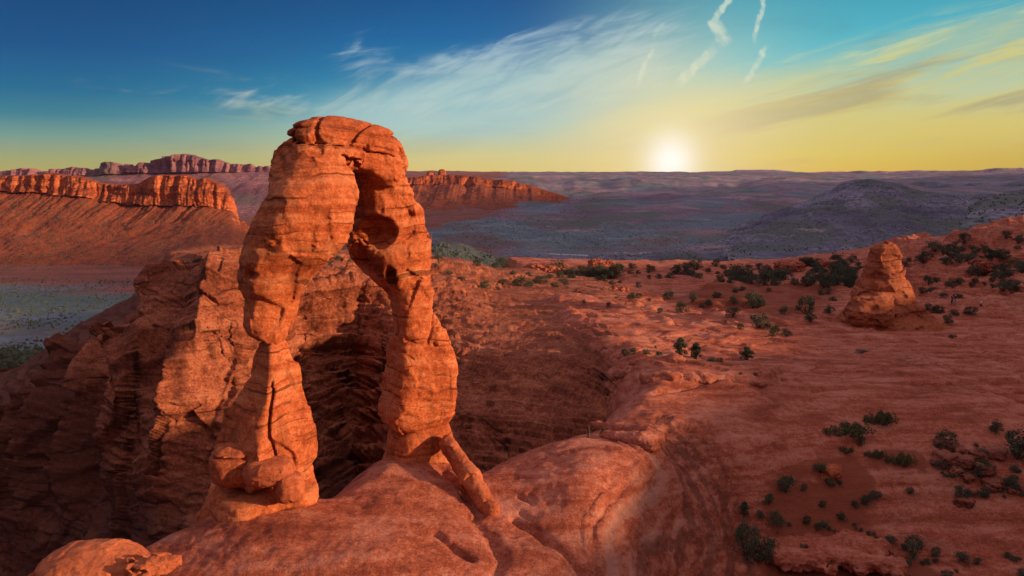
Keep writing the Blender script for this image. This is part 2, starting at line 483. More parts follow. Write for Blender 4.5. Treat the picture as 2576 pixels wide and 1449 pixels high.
def tps_fit(p, z, lam=0.02):
    n = len(p); q = p / 40.0
    r = np.linalg.norm(q[:, None] - q[None], axis=2)
    K = np.where(r > 0, r * r * np.log(r + 1e-9), 0) + lam * np.eye(n)
    Pm = np.c_[np.ones(n), q]
    A = np.block([[K, Pm], [Pm.T, np.zeros((3, 3))]])
    return np.linalg.solve(A, np.r_[z, 0, 0, 0])


def warpxy(x, y):
    """log-range plan coordinates so near and far points weigh alike"""
    rr = np.sqrt(x * x + y * y)
    k = 40 * np.log(np.maximum(rr, 3) / 20.0) + 20
    return k * x / np.maximum(rr, 1e-3), k * y / np.maximum(rr, 1e-3)


_wx, _wy = warpxy(PTS[:, 0], PTS[:, 1])
WP = np.c_[_wx, _wy]
TPS = tps_fit(WP, PTS[:, 2], 0.0006)


def h_top(x, y):
    sh = x.shape; a, b = warpxy(x.ravel(), y.ravel())
    q = np.c_[a, b] / 40.0; c = WP / 40.0
    out = TPS[-3] + TPS[-2] * q[:, 0] + TPS[-1] * q[:, 1]
    for i in range(len(c)):
        r2 = (q[:, 0] - c[i, 0]) ** 2 + (q[:, 1] - c[i, 1]) ** 2
        out = out + TPS[i] * 0.5 * r2 * np.log(r2 + 1e-12)
    return out.reshape(sh)


RIM = np.array([atz(*c)[:2] for c in [(-900, 1700, -6), (-200, 1520, -3.6), (150, 1440, -2.0), (350, 1362, -1.1), (490, 1290, -0.5), (600, 1262, -0.4), (760, 1240, -0.5), (830, 1232, -0.5), (900, 1185, -0.2),
                                      (960, 1136, -0.1), (1060, 1108, -0.1), (1140, 1140, -0.7), (1205, 1178, -1.25), (1300, 1129, -1.1), (1400, 1098, -0.85), (1490, 1068, -0.9), (1565, 1018, -1.0), (1630, 972, -0.8),
                                      (1555, 905, -3.7), (1500, 880, -3.9), (1430, 820, -6.0), (1380, 760, -9.3), (1340, 700, -17), (1320, 680, -18.5), (1300, 668, -19.5)]])
CANYON = np.vstack([RIM, [[-10, 420], [-420, 420], [-420, 10], [RIM[0, 0] - 30, RIM[0, 1] - 25]]])


def poly_inside(x, y, poly):
    ins = np.zeros(x.shape, bool); n = len(poly)
    for i in range(n):
        x0, y0 = poly[i]; x1, y1 = poly[(i + 1) % n]
        if y0 == y1: continue
        c = ((y0 > y) != (y1 > y)) & (x < (x1 - x0) * (y - y0) / (y1 - y0) + x0)
        ins ^= c
    return ins


def line_dist(x, y, pl):
    d = np.full(x.shape, 1e9)
    for (x0, y0), (x1, y1) in zip(pl[:-1], pl[1:]):
        dx, dy = x1 - x0, y1 - y0
        t = np.clip(((x - x0) * dx + (y - y0) * dy) / (dx * dx + dy * dy), 0, 1)
        d = np.minimum(d, np.hypot(x - x0 - t * dx, y - y0 - t * dy))
    return d


def plan(lst): return np.array([atz(*c)[:2] for c in lst])


SAND1 = plan([(1560, 740, -12), (1700, 735, -13), (1850, 715, -15), (2160, 722, -15), (2130, 790, -10), (2020, 830, -7.5), (1960, 860, -6), (1900, 850, -6), (1840, 800, -8.5), (1640, 775, -10)])
SAND2 = plan([(1880, 1260, -5.5), (2000, 1190, -4.5), (2120, 1120, -3.2), (2330, 1110, -3.2), (2330, 1170, -4), (2180, 1190, -4.5), (2240, 1260, -5.2), (2300, 1330, -6), (2420, 1400, -6.6), (2400, 1449, -6.9), (1860, 1449, -6.5), (1850, 1330, -5.8)])
PALE = plan([(1600, 1128, -1.05), (1665, 1160, -1.2), (1655, 1195, -1.4), (1610, 1245, -1.7), (1560, 1300, -2.1), (1530, 1360, -2.4), (1540, 1449, -3.0), (1560, 1500, -3.4)])
PALE2 = plan([(2230, 1180, -4.2), (2330, 1190, -4.3), (2420, 1210, -4.6), (2300, 1230, -5), (2250, 1290, -5.4), (2400, 1330, -5.9)])


def ground_height(x, y):
    ht = h_top(x, y)
    ins = poly_inside(x, y, CANYON)
    rd = line_dist(x, y, RIM)
    d = np.where(ins, rd, -rd)
    # terraced cross-bedding, stronger far out on the plain
    far = sm(52, 66, y) * (1 - sm(260, 330, y) * 0.5)
    w = fbm(x * 0.045, y * 0.045, 0 * x, 4)
    ph = (ht + 2.2 * w + 0.02 * x - 0.05 * y) / 1.5
    saw = ph - np.floor(ph)
    ter = (sm(0.0, 0.14, saw) - saw)
    ht = ht + far * ter * 1.45 * sm(-0.35, 0.25, fbm(x * 0.02 + 9, y * 0.02, 0 * x, 3) + 0.1)
    ph2 = (ht + 1.0 * fbm(x * 0.11, y * 0.11, 3 + 0 * x, 3) + 0.05 * x) / 0.33
    saw2 = ph2 - np.floor(ph2)
    ht = ht + far * (sm(0, 0.2, saw2) - saw2) * 0.30
    # bumps and swales
    ht = ht + far * 1.5 * fbm(x * 0.05 + 4, y * 0.05 - 2, 7 + 0 * x, 4) * sm(75, 150, y)
    ht = ht + 0.22 * fbm(x * 0.22, y * 0.22, 1.5 + 0 * x, 4)
    hillz = sm(120, 170, y) * sm(0.42, 0.52, x / y)
    oc = fbm(x * 0.06 + 20, y * 0.045, 11 + 0 * x, 4, 0.55)
    ht = ht + hillz * (2.6 * sm(0.02, 0.16, oc) + 1.6 * sm(0.25, 0.34, oc) + 0.5 * facet(x, y, 0 * x, 4.0, 9.0, 1.2, 2.0))
    ht = ht + far * 0.9 * sm(0.10, 0.22, fbm(x * 0.05 - 7, y * 0.05, 13 + 0 * x, 4, 0.55)) * sm(90, 130, y)
    # rough broken slope of the bowl, near right
    bowl = line_dist(x, y, PALE)
    side = sm(0.8, 3.0, (x - np.interp(y, PALE[::-1, 1], PALE[::-1, 0]))) * (1 - sm(50, 55, y))
    slope_zone = side * (1 - sm(5.5, 9.5, bowl))
    ht = ht + slope_zone * (0.42 * ridged(x * 0.30 + y * 0.2, y * 0.45 - x * 0.25, 2 + 0 * x, 5, 0.6) - 0.35)
    ht = ht - side * (1 - sm(46, 53, y)) * (0.85 * sm(0.3, 1.3, bowl) + 0.55 * sm(1.7, 2.4, bowl) - 0.25 * sm(4.0, 9.0, bowl))
    bw = bowl + 0.35 * fbm(x * 0.25, y * 0.25, 4 + 0 * x, 3)
    f1 = bw / 0.62 - np.floor(bw / 0.62); f2 = bw / 0.23 - np.floor(bw / 0.23)
    near_b = (1 - sm(50, 54, y)) * (1 - sm(5.0, 9.0, bowl)) * np.maximum(side, 1 - sm(0.6, 1.8, bowl))
    ht = ht + near_b * (0.16 * (sm(0, 0.8, f1) - sm(0.85, 1, f1) - 0.5) + 0.07 * (sm(0, 0.7, f2) - sm(0.8, 1, f2) - 0.5))
    basin = sm(5.5, 9.5, bowl) * side
    ht = ht + basin * 0.28 * fbm(x * 0.5, y * 0.5, 5 + 0 * x, 5, 0.6)
    # near slickrock: shallow weathering scallops and joints
    near = 1 - sm(50, 60, y)
    ht = ht + near * (1 - side) * (0.10 * fbm(x * 0.6, y * 0.6, 8 + 0 * x, 5) + 0.05 * fbm(x * 2.2, y * 2.2, 2 + 0 * x, 3))
    for pl, dep, wid in JOINTS:
        dd = line_dist(x + 0.25 * pn(x * 0.8, y * 0.8, 0 * x), y + 0.25 * pn(x * 0.8, y * 0.8, 5 + 0 * x), pl)
        ht = ht - dep * np.exp(-(dd / wid) ** 2)
    ht = ht + 0.06 * fbm(x * 1.3, y * 1.3, 3 + 0 * x, 4) * sm(30, 60, y)
    e = np.maximum(d + 1.6, 0)
    drop = np.where(e < 3.5, e * e / 5.5, 3.5 ** 2 / 5.5 + (e - 3.5) * 2.6)
    ht = ht - np.minimum(drop, 55) * (1 + 0.12 * fbm(x * 0.3, y * 0.3, 0 * x, 3))
    ht = ht - 130 * sm(335, 520, y)
    return ht, d, basin, slope_zone


JOINTS = [
    (plan([(1180, 1290, -1.1), (1230, 1340, -1.35), (1260, 1400, -1.5), (1240, 1449, -1.5)]), 0.30, 0.35),
    (plan([(1115, 1155, 0.0), (1170, 1235, -0.9), (1205, 1290, -1.2)]), 0.45, 0.28),
    (plan([(1095, 1335, -0.9), (1140, 1372, -1.1), (1180, 1405, -1.3)]), 0.28, 0.22),
    (plan([(1040, 1330, -0.8), (1100, 1340, -0.9)]), 0.18, 0.2),
    (plan([(1300, 1305, -1.5), (1345, 1340, -1.7), (1385, 1365, -1.7), (1480, 1440, -2.2)]), 0.40, 0.24),
    (plan([(1308, 1198, -1.0), (1345, 1205, -1.0)]), 0.2, 0.13), (plan([(1308, 1238, -1.0), (1342, 1260, -1.1)]), 0.2, 0.12),
    (plan([(1308, 1273, -1.1), (1345, 1292, -1.2)]), 0.2, 0.12), (plan([(1330, 1238, -1.0), (1350, 1250, -1.0)]), 0.15, 0.1),
    (plan([(2300, 980, -2.4), (2400, 985, -2.5), (2500, 1000, -2.6), (2600, 1025, -2.7)]), 0.5, 0.35),
    (plan([(2000, 905, -3.9), (2300, 915, -3.8), (2560, 955, -3.2)]), 0.35, 0.3),
    (plan([(1905, 882, -4.4), (1960, 882, -4.4)]), 0.7, 0.8), (plan([(2180, 872, -5.3), (2300, 868, -5.4)]), 0.7, 0.9),
    (plan([(2440, 860, -5.6), (2540, 848, -6.2)]), 0.8, 0.9),
    (plan([(1650, 1000, -1.0), (1800, 990, -1.6), (1980, 1000, -2.0), (2120, 995, -2.2)]), 0.30, 0.30), (plan([(1900, 930, -3.0), (2060, 938, -3.0), (2260, 935, -3.2)]), 0.5, 0.45),
    (plan([(1650, 868, -4.9), (1780, 862, -5.4), (1900, 872, -5)]), 0.6, 0.6), (plan([(2000, 850, -6), (2150, 846, -6.4), (2330, 850, -6.2)]), 0.6, 0.6), (plan([(2280, 890, -4.6), (2420, 885, -4.8), (2590, 895, -4.5)]), 0.6, 0.5),
    (plan([(1640, 832, -6.6), (1760, 826, -7), (1860, 835, -6.6)]), 0.7, 0.8), (plan([(2350, 830, -7.2), (2470, 822, -7.6), (2600, 826, -7.4)]), 0.7, 0.8), (plan([(1980, 1030, -2.1), (2120, 1040, -2.3), (2260, 1030, -2.4)]), 0.25, 0.3),
    (plan([(2330, 1050, -2.6), (2450, 1040, -2.6), (2600, 1050, -2.8)]), 0.35, 0.35), (plan([(1720, 935, -2.6), (1840, 925, -3.0)]), 0.5, 0.5),
]

GNU, GNV = 980, 900
gs = np.linspace(-1.05, 1.45, GNU)
gy = np.exp(np.linspace(math.log(13.0), math.log(520.0), GNV))
GX = gs[None, :] * gy[:, None]; GY = np.repeat(gy[:, None], GNU, 1)
GZ, GD, BAS, SLZ = ground_height(GX, GY)
def softpoly(poly, wid):
    dd = line_dist(GX, GY, np.vstack([poly, poly[:1]]))
    return np.clip(0.5 + 0.5 * np.where(poly_inside(GX, GY, poly), dd, -dd) / wid, 0, 1)


sand = np.maximum(softpoly(SAND1, 9.0) * 0.72, softpoly(SAND2, 3.0) * 0.8)


def blur(a, n):
    for _ in range(n):
        b = np.pad(a, 1, mode='edge')
        a = (b[:-2, 1:-1] + b[2:, 1:-1] + b[1:-1, :-2] + b[1:-1, 2:] + b[1:-1, 1:-1] * 2) / 6
    return a


bd = line_dist(GX + 0.35 * pn(GX * 0.6, GY * 0.6, 0 * GX), GY, PALE)
bside = (GX - np.interp(GY, PALE[::-1, 1], PALE[::-1, 0])) > 0
rag = 0.5 * fbm(GX * 0.5, GY * 0.5, 6 + 0 * GX, 4)
bwl = (1 - sm(50, 54, GY))
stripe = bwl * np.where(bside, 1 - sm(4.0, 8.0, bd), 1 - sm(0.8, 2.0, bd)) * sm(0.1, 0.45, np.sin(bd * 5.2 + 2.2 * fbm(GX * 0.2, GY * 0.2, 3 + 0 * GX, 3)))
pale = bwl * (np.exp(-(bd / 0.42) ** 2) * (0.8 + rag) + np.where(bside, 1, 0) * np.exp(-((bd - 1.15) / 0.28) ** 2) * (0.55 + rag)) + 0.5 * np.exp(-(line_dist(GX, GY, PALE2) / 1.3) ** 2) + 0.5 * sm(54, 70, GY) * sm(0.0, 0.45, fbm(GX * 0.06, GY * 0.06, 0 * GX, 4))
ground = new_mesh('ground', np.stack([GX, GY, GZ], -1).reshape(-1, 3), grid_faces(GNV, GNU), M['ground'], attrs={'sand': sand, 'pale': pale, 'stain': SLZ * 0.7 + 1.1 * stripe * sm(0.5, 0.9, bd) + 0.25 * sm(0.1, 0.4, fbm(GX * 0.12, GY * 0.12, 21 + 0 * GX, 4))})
tag(ground, 'bare red slickrock ridge, bowl and plain around the arch', None, None, 'structure')


def gz(x, y):
    """height of the built ground"""
    s = np.clip((x / y - gs[0]) / (gs[1] - gs[0]), 0, GNU - 1.001)
    t = np.clip((math.log(y) - math.log(gy[0])) / (math.log(gy[1]) - math.log(gy[0])), 0, GNV - 1.001)
    i, j = int(t), int(s); a, b = t - i, s - j
    return float((GZ[i, j] * (1 - b) + GZ[i, j + 1] * b) * (1 - a) + (GZ[i + 1, j] * (1 - b) + GZ[i + 1, j + 1] * b) * a)


def hit(u, v):
    """where the sight line of a photo point meets the ground"""
    x, y, z = ray(u, v)
    prev = 20.0
    for Y in np.exp(np.linspace(math.log(22), math.log(420), 700)):
        if gz(x / y * Y, Y) >= CAMZ + z / y * Y:
            a, b = prev, Y
            for _ in range(20):
                m = 0.5 * (a + b)
                if gz(x / y * m, m) >= CAMZ + z / y * m: b = m
                else: a = m
            return np.array((x / y * b, b, gz(x / y * b, b)))
        prev = Y
    return None


# ------------------------------------------------------------------ sheets lofted through measured rows
def sheet(name, cols, nu, counts, mat, disp=None, pos=None, attrs=None, urange=None):
    """cols: list of (u, [(v, Y) ...]) all with the same number of entries"""
    us = np.array([c[0] for c in cols], float)
    U = np.linspace(*(urange or (us[0], us[-1])), nu)
    rows = []
    for k in range(len(cols[0][1])):
        v = np.interp(U, us, [c[1][k][0] for c in cols]); Y = np.interp(U, us, [c[1][k][1] for c in cols])
        xc, yc = (U - 1288) / FPX, (724.5 - v) / FPX
        den = CT + yc * ST
        rows.append(np.stack([xc / den * Y, Y, CAMZ + (-ST + yc * CT) / den * Y], -1))
    out = []
    for k in range(len(rows) - 1):
        n = counts if isinstance(counts, int) else counts[k]
        for t in np.linspace(0, 1, n, endpoint=False): out.append(rows[k] * (1 - t) + rows[k + 1] * t)
    out.append(rows[-1])
    P = np.array(out)
    if disp is not None:
        du = np.gradient(P, axis=1); dv = np.gradient(P, axis=0)
        N = np.cross(du, dv); N /= np.linalg.norm(N, axis=2, keepdims=True) + 1e-9
        P = disp(P, N, U, np.linspace(0, 1, len(P))[:, None])
    return new_mesh(name, P.reshape(-1, 3), grid_faces(P.shape[0], P.shape[1]), mat)


def vfor(Y, z):
    """photo row of a point at distance Y and height z"""
    sl = (z - CAMZ) / Y
    yc = (sl * CT + ST) / (CT - sl * ST)
    return 724.5 - yc * FPX


WALL = [
    (-400, [(1700, 50), (1500, 56), (1400, 60), (1300, 64), (1250, 66), (1200, 68), (1150, 70), (1130, 74)]),
    (0, [(1700, 55), (1500, 60), (1350, 66), (1250, 70), (1180, 73), (1120, 76), (1060, 80), (1040, 84)]),
    (100, [(1700, 56), (1500, 62), (1350, 67), (1230, 71), (1150, 75), (1080, 78), (1000, 83), (975, 88)]),
    (200, [(1700, 57), (1500, 63), (1350, 68), (1200, 73), (1100, 77), (1000, 82), (910, 90), (882, 95)]),
    (330, [(1700, 58), (1500, 64), (1350, 69), (1200, 74), (1080, 78), (980, 82), (880, 92), (828, 102)]),
    (400, [(1700, 58), (1500, 64), (1350, 69), (1200, 74), (1050, 78), (930, 82), (830, 90), (745, 106)]),
    (414, [(1700, 58), (1500, 64), (1350, 69), (1200, 74), (1050, 78), (920, 82), (800, 91), (704, 107)]),
    (424, [(1700, 58), (1500, 64), (1350, 69), (1200, 73), (1050, 77), (910, 82), (780, 92), (668, 108)]),
    (432, [(1700, 58), (1500, 64), (1350, 69), (1200, 73), (1050, 77), (900, 82), (760, 92), (662, 108)]),
    (520, [(1700, 58), (1500, 64), (1350, 68), (1200, 72), (1050, 76), (900, 80), (740, 86), (650, 110)]),
    (605, [(1700, 58), (1500, 63), (1350, 67), (1200, 71), (1050, 75), (900, 80), (720, 86), (646, 112)]),
    (670, [(1700, 62), (1500, 70), (1350, 76), (1200, 82), (1050, 88), (900, 94), (740, 102), (648, 118)]),
    (760, [(1700, 66), (1500, 76), (1350, 84), (1200, 92), (1050, 99), (900, 106), (720, 112), (652, 130)]),
    (900, [(1700, 66), (1500, 78), (1350, 88), (1200, 97), (1050, 105), (900, 112), (720, 118), (652, 140)]),
    (1000, [(1700, 60), (1500, 68), (1350, 76), (1200, 84), (1050, 92), (900, 101), (750, 118), (652, 150)]),
    (1100, [(1700, 54), (1500, 60), (1350, 66), (1200, 72), (1050, 80), (900, 92), (770, 122), (650, 172)]),
    (1250, [(1700, 50), (1500, 55), (1350, 60), (1200, 65), (1050, 72), (900, 86), (780, 124), (690, 200)]),
    (1400, [(1700, 48), (1500, 52), (1350, 56), (1200, 60), (1050, 67), (900, 82), (780, 124), (702, 210)]),
    (1500, [(1700, 47), (1500, 51), (1350, 54), (1200, 58), (1050, 63), (930, 75), (822, 100), (722, 188)]),
    (1600, [(1700, 46), (1500, 50), (1350, 53), (1200, 57), (1080, 61), (990, 60), (900, 77), (742, 174)]),
    (1720, [(1700, 46), (1500, 50), (1350, 56), (1200, 62), (1090, 68), (1010, 76), (930, 96), (760, 220)]),
]
BACK = {1100: (648, 215), 1250: (672, 262), 1400: (676, 292), 1500: (690, 285), 1600: (705, 290), 1720: (725, 320)}
WALL = [(u, [(v, Y + 24 * max(0, min(1, (440 - u) / 440))) for v, Y in c]) for u, c in WALL]
for u, c in WALL:
    v, Y = c[-1]; z = at(u, v, Y)[2]
    if u in BACK: c.append(BACK[u]); Y2 = BACK[u][1]; z2 = at(u, *BACK[u])[2]
    else:
        Y2 = Y + 26; z2 = z - 0.5; c.append((vfor(Y2, z2), Y2))
    c.append((vfor(Y2 + 45, z2 - 24), Y2 + 45)); c.append((vfor(Y2 + 190, -108), Y2 + 190))


def wall_disp(P, N, U, T):
    x, y, z = P[..., 0], P[..., 1], P[..., 2]
    cliff = (1 - sm(1080, 1300, U))[None, :] * (1 - sm(0.68, 0.74, T))
    anyw = 1 - sm(0.80, 0.88, T)
    top = sm(0.62, 0.70, T) * (1 - sm(0.86, 0.92, T))
    big = ridged(x * 0.055 + 3, y * 0.02, z * 0.012, 3, 0.5)
    flute = ridged(x * 0.16, y * 0.05, z * 0.02 + 4, 4, 0.55) - 0.4
    blk = fbm(x * 0.16, y * 0.16, z * 0.22, 5, 0.55)
    zz = z + 1.6 * fbm(x * 0.03, y * 0.03, z * 0.03, 3)
    lay = fbm(0 * zz, 0 * zz + 2.2, zz * 0.42, 5, 0.65)
    led = fbm(0 * zz, 0 * zz + 8.2, zz * 1.3, 3, 0.6)
    sl = sm(1040, 1240, U)[None, :] + 0 * T
    bed = T * 26 + 1.1 * fbm(x * 0.02, y * 0.02, 0 * x, 4) + U[None, :] * 0.0016
    fr0 = bed - np.floor(bed)
    mid_ = sm(640, 720, U)[None, :] * (1 - sm(0.68, 0.74, T))
    UU = U[None, :] + 260 * (0.6 - T) + 14 * fbm(x * 0.05, y * 0.05, z * 0.05, 3)
    fin = np.interp(UU.ravel(), [-300, -200, -120, -40, 30, 90, 140, 200, 262, 330, 395, 455, 500, 560, 625, 700, 760, 2000], [0, 3, -4, 3, -4.5, 3, -4, 3.5, -4.5, 4, -4.5, 3.5, 1.5, 3.5, 0, 0, 0, 0]).reshape(UU.shape)
    fin = fin * sm(0.10, 0.25, T) * (1 - sm(0.60, 0.70, T)) * (1 - sm(640, 720, U)[None, :])
    lay = lay * (1 - sl) * (0.35 + 0.65 * sm(500, 760, U)[None, :]) + np.maximum(sl * 0.5, mid_ * (1 - sl) * 0.85) * (sm(0.0, 0.75, fr0) - sm(0.86, 1.0, fr0) - 0.5)
    bed2 = bed * 3.1 + 0.5 * fbm(x * 0.06, y * 0.06, 2 + 0 * x, 3); fr1 = bed2 - np.floor(bed2)
    led = led * (1 - sl) + sl * 0.6 * (fr1 - sm(0.8, 1.0, fr1) - 0.3)
    d = fin + cliff * (0.6 * (big - 0.4) + (0.7 - 0.4 * mid_) * flute + (1 - 0.55 * mid_) * facet(x, y, z, 4.0, 10.0, 1.1) + facet(x, y, z, 2.2, 3.0, 0.45, 3.0)) + anyw * (1 - cliff) * facet(x, y, z, 7.0, 1.6, 0.22, 5.0)
    d = d + anyw * (0.6 * blk * (1 - 0.8 * sl) + 1.1 * lay + 0.35 * led)
    d = d * anyw + (1 - anyw) * 1.2 * fbm(x * 0.08, y * 0.08, z * 0.08, 4)
    d = d + 0.22 * fbm(x * 0.9, y * 0.9, z * 0.9, 3)
    # keep the stepped top of the plateau crisp
    out = P + N * (d * np.where(N[..., 2] * 0.7 - N[..., 1] < 0, -1, 1))[..., None]
    saw = (out[..., 2] + 1.3 * fbm(x * 0.05, y * 0.05, 0 * x, 3)) / 1.1
    fr = saw - np.floor(saw)
    slopey = sm(1050, 1250, U)[None, :] * anyw
    out[..., 2] += (sm(0, 0.2, fr) - fr) * (0.7 * top)
    return out


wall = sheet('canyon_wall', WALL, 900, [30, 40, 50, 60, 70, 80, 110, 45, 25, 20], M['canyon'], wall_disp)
tag(wall, 'dark red sandstone canyon wall with a lit ledge, behind the arch', None, None, 'structure')

# ------------------------------------------------------------------ solid rocks from distance fields
def superfit(v, uL, uR, Y, n, phi, asp):
    """section of a limb: centre, half sizes and height so that its outline runs from uL to uR at photo row v"""
    yc = (724.5 - v) / FPX; den = CT + yc * ST
    aL, aR = math.atan2((uL - 1288) / FPX, den), math.atan2((uR - 1288) / FPX, den)
    am = 0.5 * (aL + aR); r = Y / math.cos(am); hw = r * math.sin(0.5 * (aR - aL))
    # silhouette direction in the section's own frame (section turned by phi against the line of sight)
    wx, wy = abs(math.cos(phi)), abs(math.sin(phi)); m = n / (n - 1.0)
    a = hw / ((wx ** m + (asp * wy) ** m) ** (1 / m))
    return (r * math.sin(am), r * math.cos(am), a, a * asp, CAMZ + (-ST + yc * CT) / den * Y, phi - am)


class Field:
    def __init__(self, lo, hi, vox):
        self.lo, self.vox = np.array(lo, float), vox
        n = np.ceil((np.array(hi) - self.lo) / vox).astype(int) + 1
        self.x = self.lo[0] + vox * np.arange(n[0]); self.y = self.lo[1] + vox * np.arange(n[1]); self.z = self.lo[2] + vox * np.arange(n[2])
        self.X, self.Y = np.meshgrid(self.x, self.y, indexing='ij')
        self.d = np.full(n, 9.0, np.float32)

    def stack(self, levels, n=3.0, phi=20.0, asp=0.9, k=0.35, cap=True, blank=False):
        """levels: (v, uL, uR, Y[, asp]) top to bottom or any order"""
        L = np.array([superfit(l[0], l[1], l[2], l[3], n, R(phi), l[4] if len(l) > 4 else asp) for l in levels])
        L = L[np.argsort(L[:, 4])]; z = self.z
        cx, cy, a, b, ph = [np.interp(z, L[:, 4], L[:, i]) for i in (0, 1, 2, 3, 5)]
        z0, z1 = L[0, 4], L[-1, 4]
        D = np.empty_like(self.d)
        for j in range(len(z)):
            dx, dy = self.X - cx[j], self.Y - cy[j]; c, s = math.cos(ph[j]), math.sin(ph[j])
            p, q = np.abs(dx * c + dy * s) / a[j], np.abs(-dx * s + dy * c) / b[j]
            D[:, :, j] = ((p ** n + q ** n) ** (1.0 / n) - 1.0) * min(a[j], b[j])
        if cap:
            dz = np.maximum(z - z1, z0 - z)[None, None, :]
            D = self.smax(D, dz, 0.3)
        self.join(D, k)
        return D

    @staticmethod
    def smax(a, b, k):
        h = np.clip(0.5 + 0.5 * (a - b) / k, 0, 1)
        return b * (1 - h) + a * h + k * h * (1 - h)

    def join(self, D, k):
        h = np.clip(0.5 + 0.5 * (self.d - D) / k, 0, 1)
        self.d = (self.d * (1 - h) + D * h - k * h * (1 - h)).astype(np.float32)

    def band(self, w=1.0):
        idx = np.nonzero(np.abs(self.d) < w)
        return idx, self.x[idx[0]].astype(np.float32), self.y[idx[1]].astype(np.float32), self.z[idx[2]].astype(np.float32)

    def add(self, fn, w=1.0):
        idx, x, y, z = self.band(w)
        self.d[idx] += fn(x, y, z).astype(np.float32)

    def capsule(self, p0, p1, r0, r1, flat=1.0, k=0.1):
        p0, p1 = np.array(p0, float), np.array(p1, float); ax = p1 - p0; L2 = ax @ ax
        X, Y, Z = self.x[:, None, None], self.y[None, :, None], self.z[None, None, :]
        t = np.clip(((X - p0[0]) * ax[0] + (Y - p0[1]) * ax[1] + (Z - p0[2]) * ax[2]) / L2, 0, 1)
        dx, dy, dz = X - p0[0] - t * ax[0], Y - p0[1] - t * ax[1], (Z - p0[2] - t * ax[2]) / flat
        self.join(np.sqrt(dx * dx + dy * dy + dz * dz) - (r0 + (r1 - r0) * t), k)

    def ellip(self, c, r, rot=0.0, n=2.6, k=0.2):
        X, Y, Z = self.x[:, None, None] - c[0], self.y[None, :, None] - c[1], self.z[None, None, :] - c[2]
        cr, sr = math.cos(rot), math.sin(rot)
        p, q = np.abs(X * cr + Y * sr) / r[0], np.abs(-X * sr + Y * cr) / r[1]
        self.join((((p ** n + q ** n + (np.abs(Z) / r[2]) ** n) ** (1.0 / n)) - 1) * min(r), k)

    def mesh(self, name, mat, parent=None, origin=None):
        g = openvdb.FloatGrid(); g.copyFromArray(np.ascontiguousarray(self.d), tolerance=0.0)
        V, Q = g.convertToQuads(0.0)
        V = V * self.vox + self.lo
        Q = Q[:, ::-1]
        lab = np.arange(len(V))
        while True:
            m = lab[Q].min(1); nl = lab.copy(); np.minimum.at(nl, Q.ravel(), np.repeat(m, 4)); nl = nl[nl]
            if (nl == lab).all(): break
            lab = nl
        ids, cnt = np.unique(lab, return_counts=True); keep = lab == ids[cnt.argmax()]
        re_ = np.cumsum(keep) - 1; Q = re_[Q[keep[Q[:, 0]]]]; V = V[keep]
        o0 = np.array(origin if origin is not None else (0, 0, 0), float)
        ob = new_mesh(name, V - o0, Q, mat, parent=parent)
        if parent is None: ob.location = o0
        return ob


def strata(x, y, z, amp, k, seed=0.0, dip=(0.0, 0.0), warp=0.6):
    zz = z + dip[0] * x + dip[1] * y + warp * fbm(x * 0.18, y * 0.18, z * 0.18 + seed, 3)
    a = fbm(0 * zz + seed, 0 * zz + 3.7, zz * k, 4, 0.6)
    # thin open bedding cracks
    ph = zz * k * 1.15 + 0.25 * pn(x * 0.3, y * 0.3, zz + seed); fr = np.abs(ph - np.round(ph)) / (k * 1.15)
    brk = sm(-0.15, 0.2, pn(x * 0.45 + seed, y * 0.45, np.round(ph) * 3.1))
    return -amp * a + min(0.13, 2.2 * amp) * np.exp(-(fr / 0.05) ** 2) * brk


def craggy(x, y, z, a=0.25, s=0.5, seed=0.0):
    return -a * (ridged(x * s + seed, y * s, z * s, 4, 0.5) - 0.5) * 0.6 - 0.5 * a * fbm(x * s * 2.2, y * s * 2.2, z * s * 2.2 + seed, 4, 0.55)


# ---- the arch
arch = empty('rock_arch', (-8.5, 39.5, 0.0))
tag(arch, 'tall freestanding red sandstone arch on two legs, the largest rock in view', 'rock arch')
ORI = np.array((-8.5, 39.5, 0.0))

F = Field((-15.5, 32.5, 6.0), (-2.0, 48.0, 19.2), 0.078)
F.stack([(378, 716, 884, 38.4), (400, 706, 884, 38.2), (430, 699, 886, 37.8), (470, 679, 898, 37.4), (500, 658, 901, 37.2), (540, 641, 893, 37.0), (580, 623, 878, 36.9),
         (620, 607, 856, 36.9), (660, 601, 820, 36.9), (700, 601, 785, 36.9), (740, 607, 752, 36.9), (780, 609, 735, 36.9), (815, 610, 728, 36.9), (836, 622, 722, 36.9), (850, 650, 715, 36.9)],
        n=2.7, phi=24, asp=0.95, k=0.3)
F.stack([(378, 878, 1006, 41.0), (400, 872, 1010, 41.3), (440, 872, 1012, 41.8), (470, 874, 1029, 42.0), (500, 876, 1045, 42.2), (520, 878, 1061, 42.3), (550, 876, 1070, 42.5), (600, 866, 1073, 42.5),
         (622, 866, 1074, 42.5), (650, 886, 1076, 42.5), (680, 916, 1077, 42.5), (710, 946, 1080, 42.5), (740, 973, 1085, 42.5), (780, 985, 1092, 42.5), (810, 986, 1105, 42.5), (850, 985, 1118, 42.5), (862, 985, 1122, 42.5)],
        n=3.4, phi=27, asp=1.05, k=0.3)
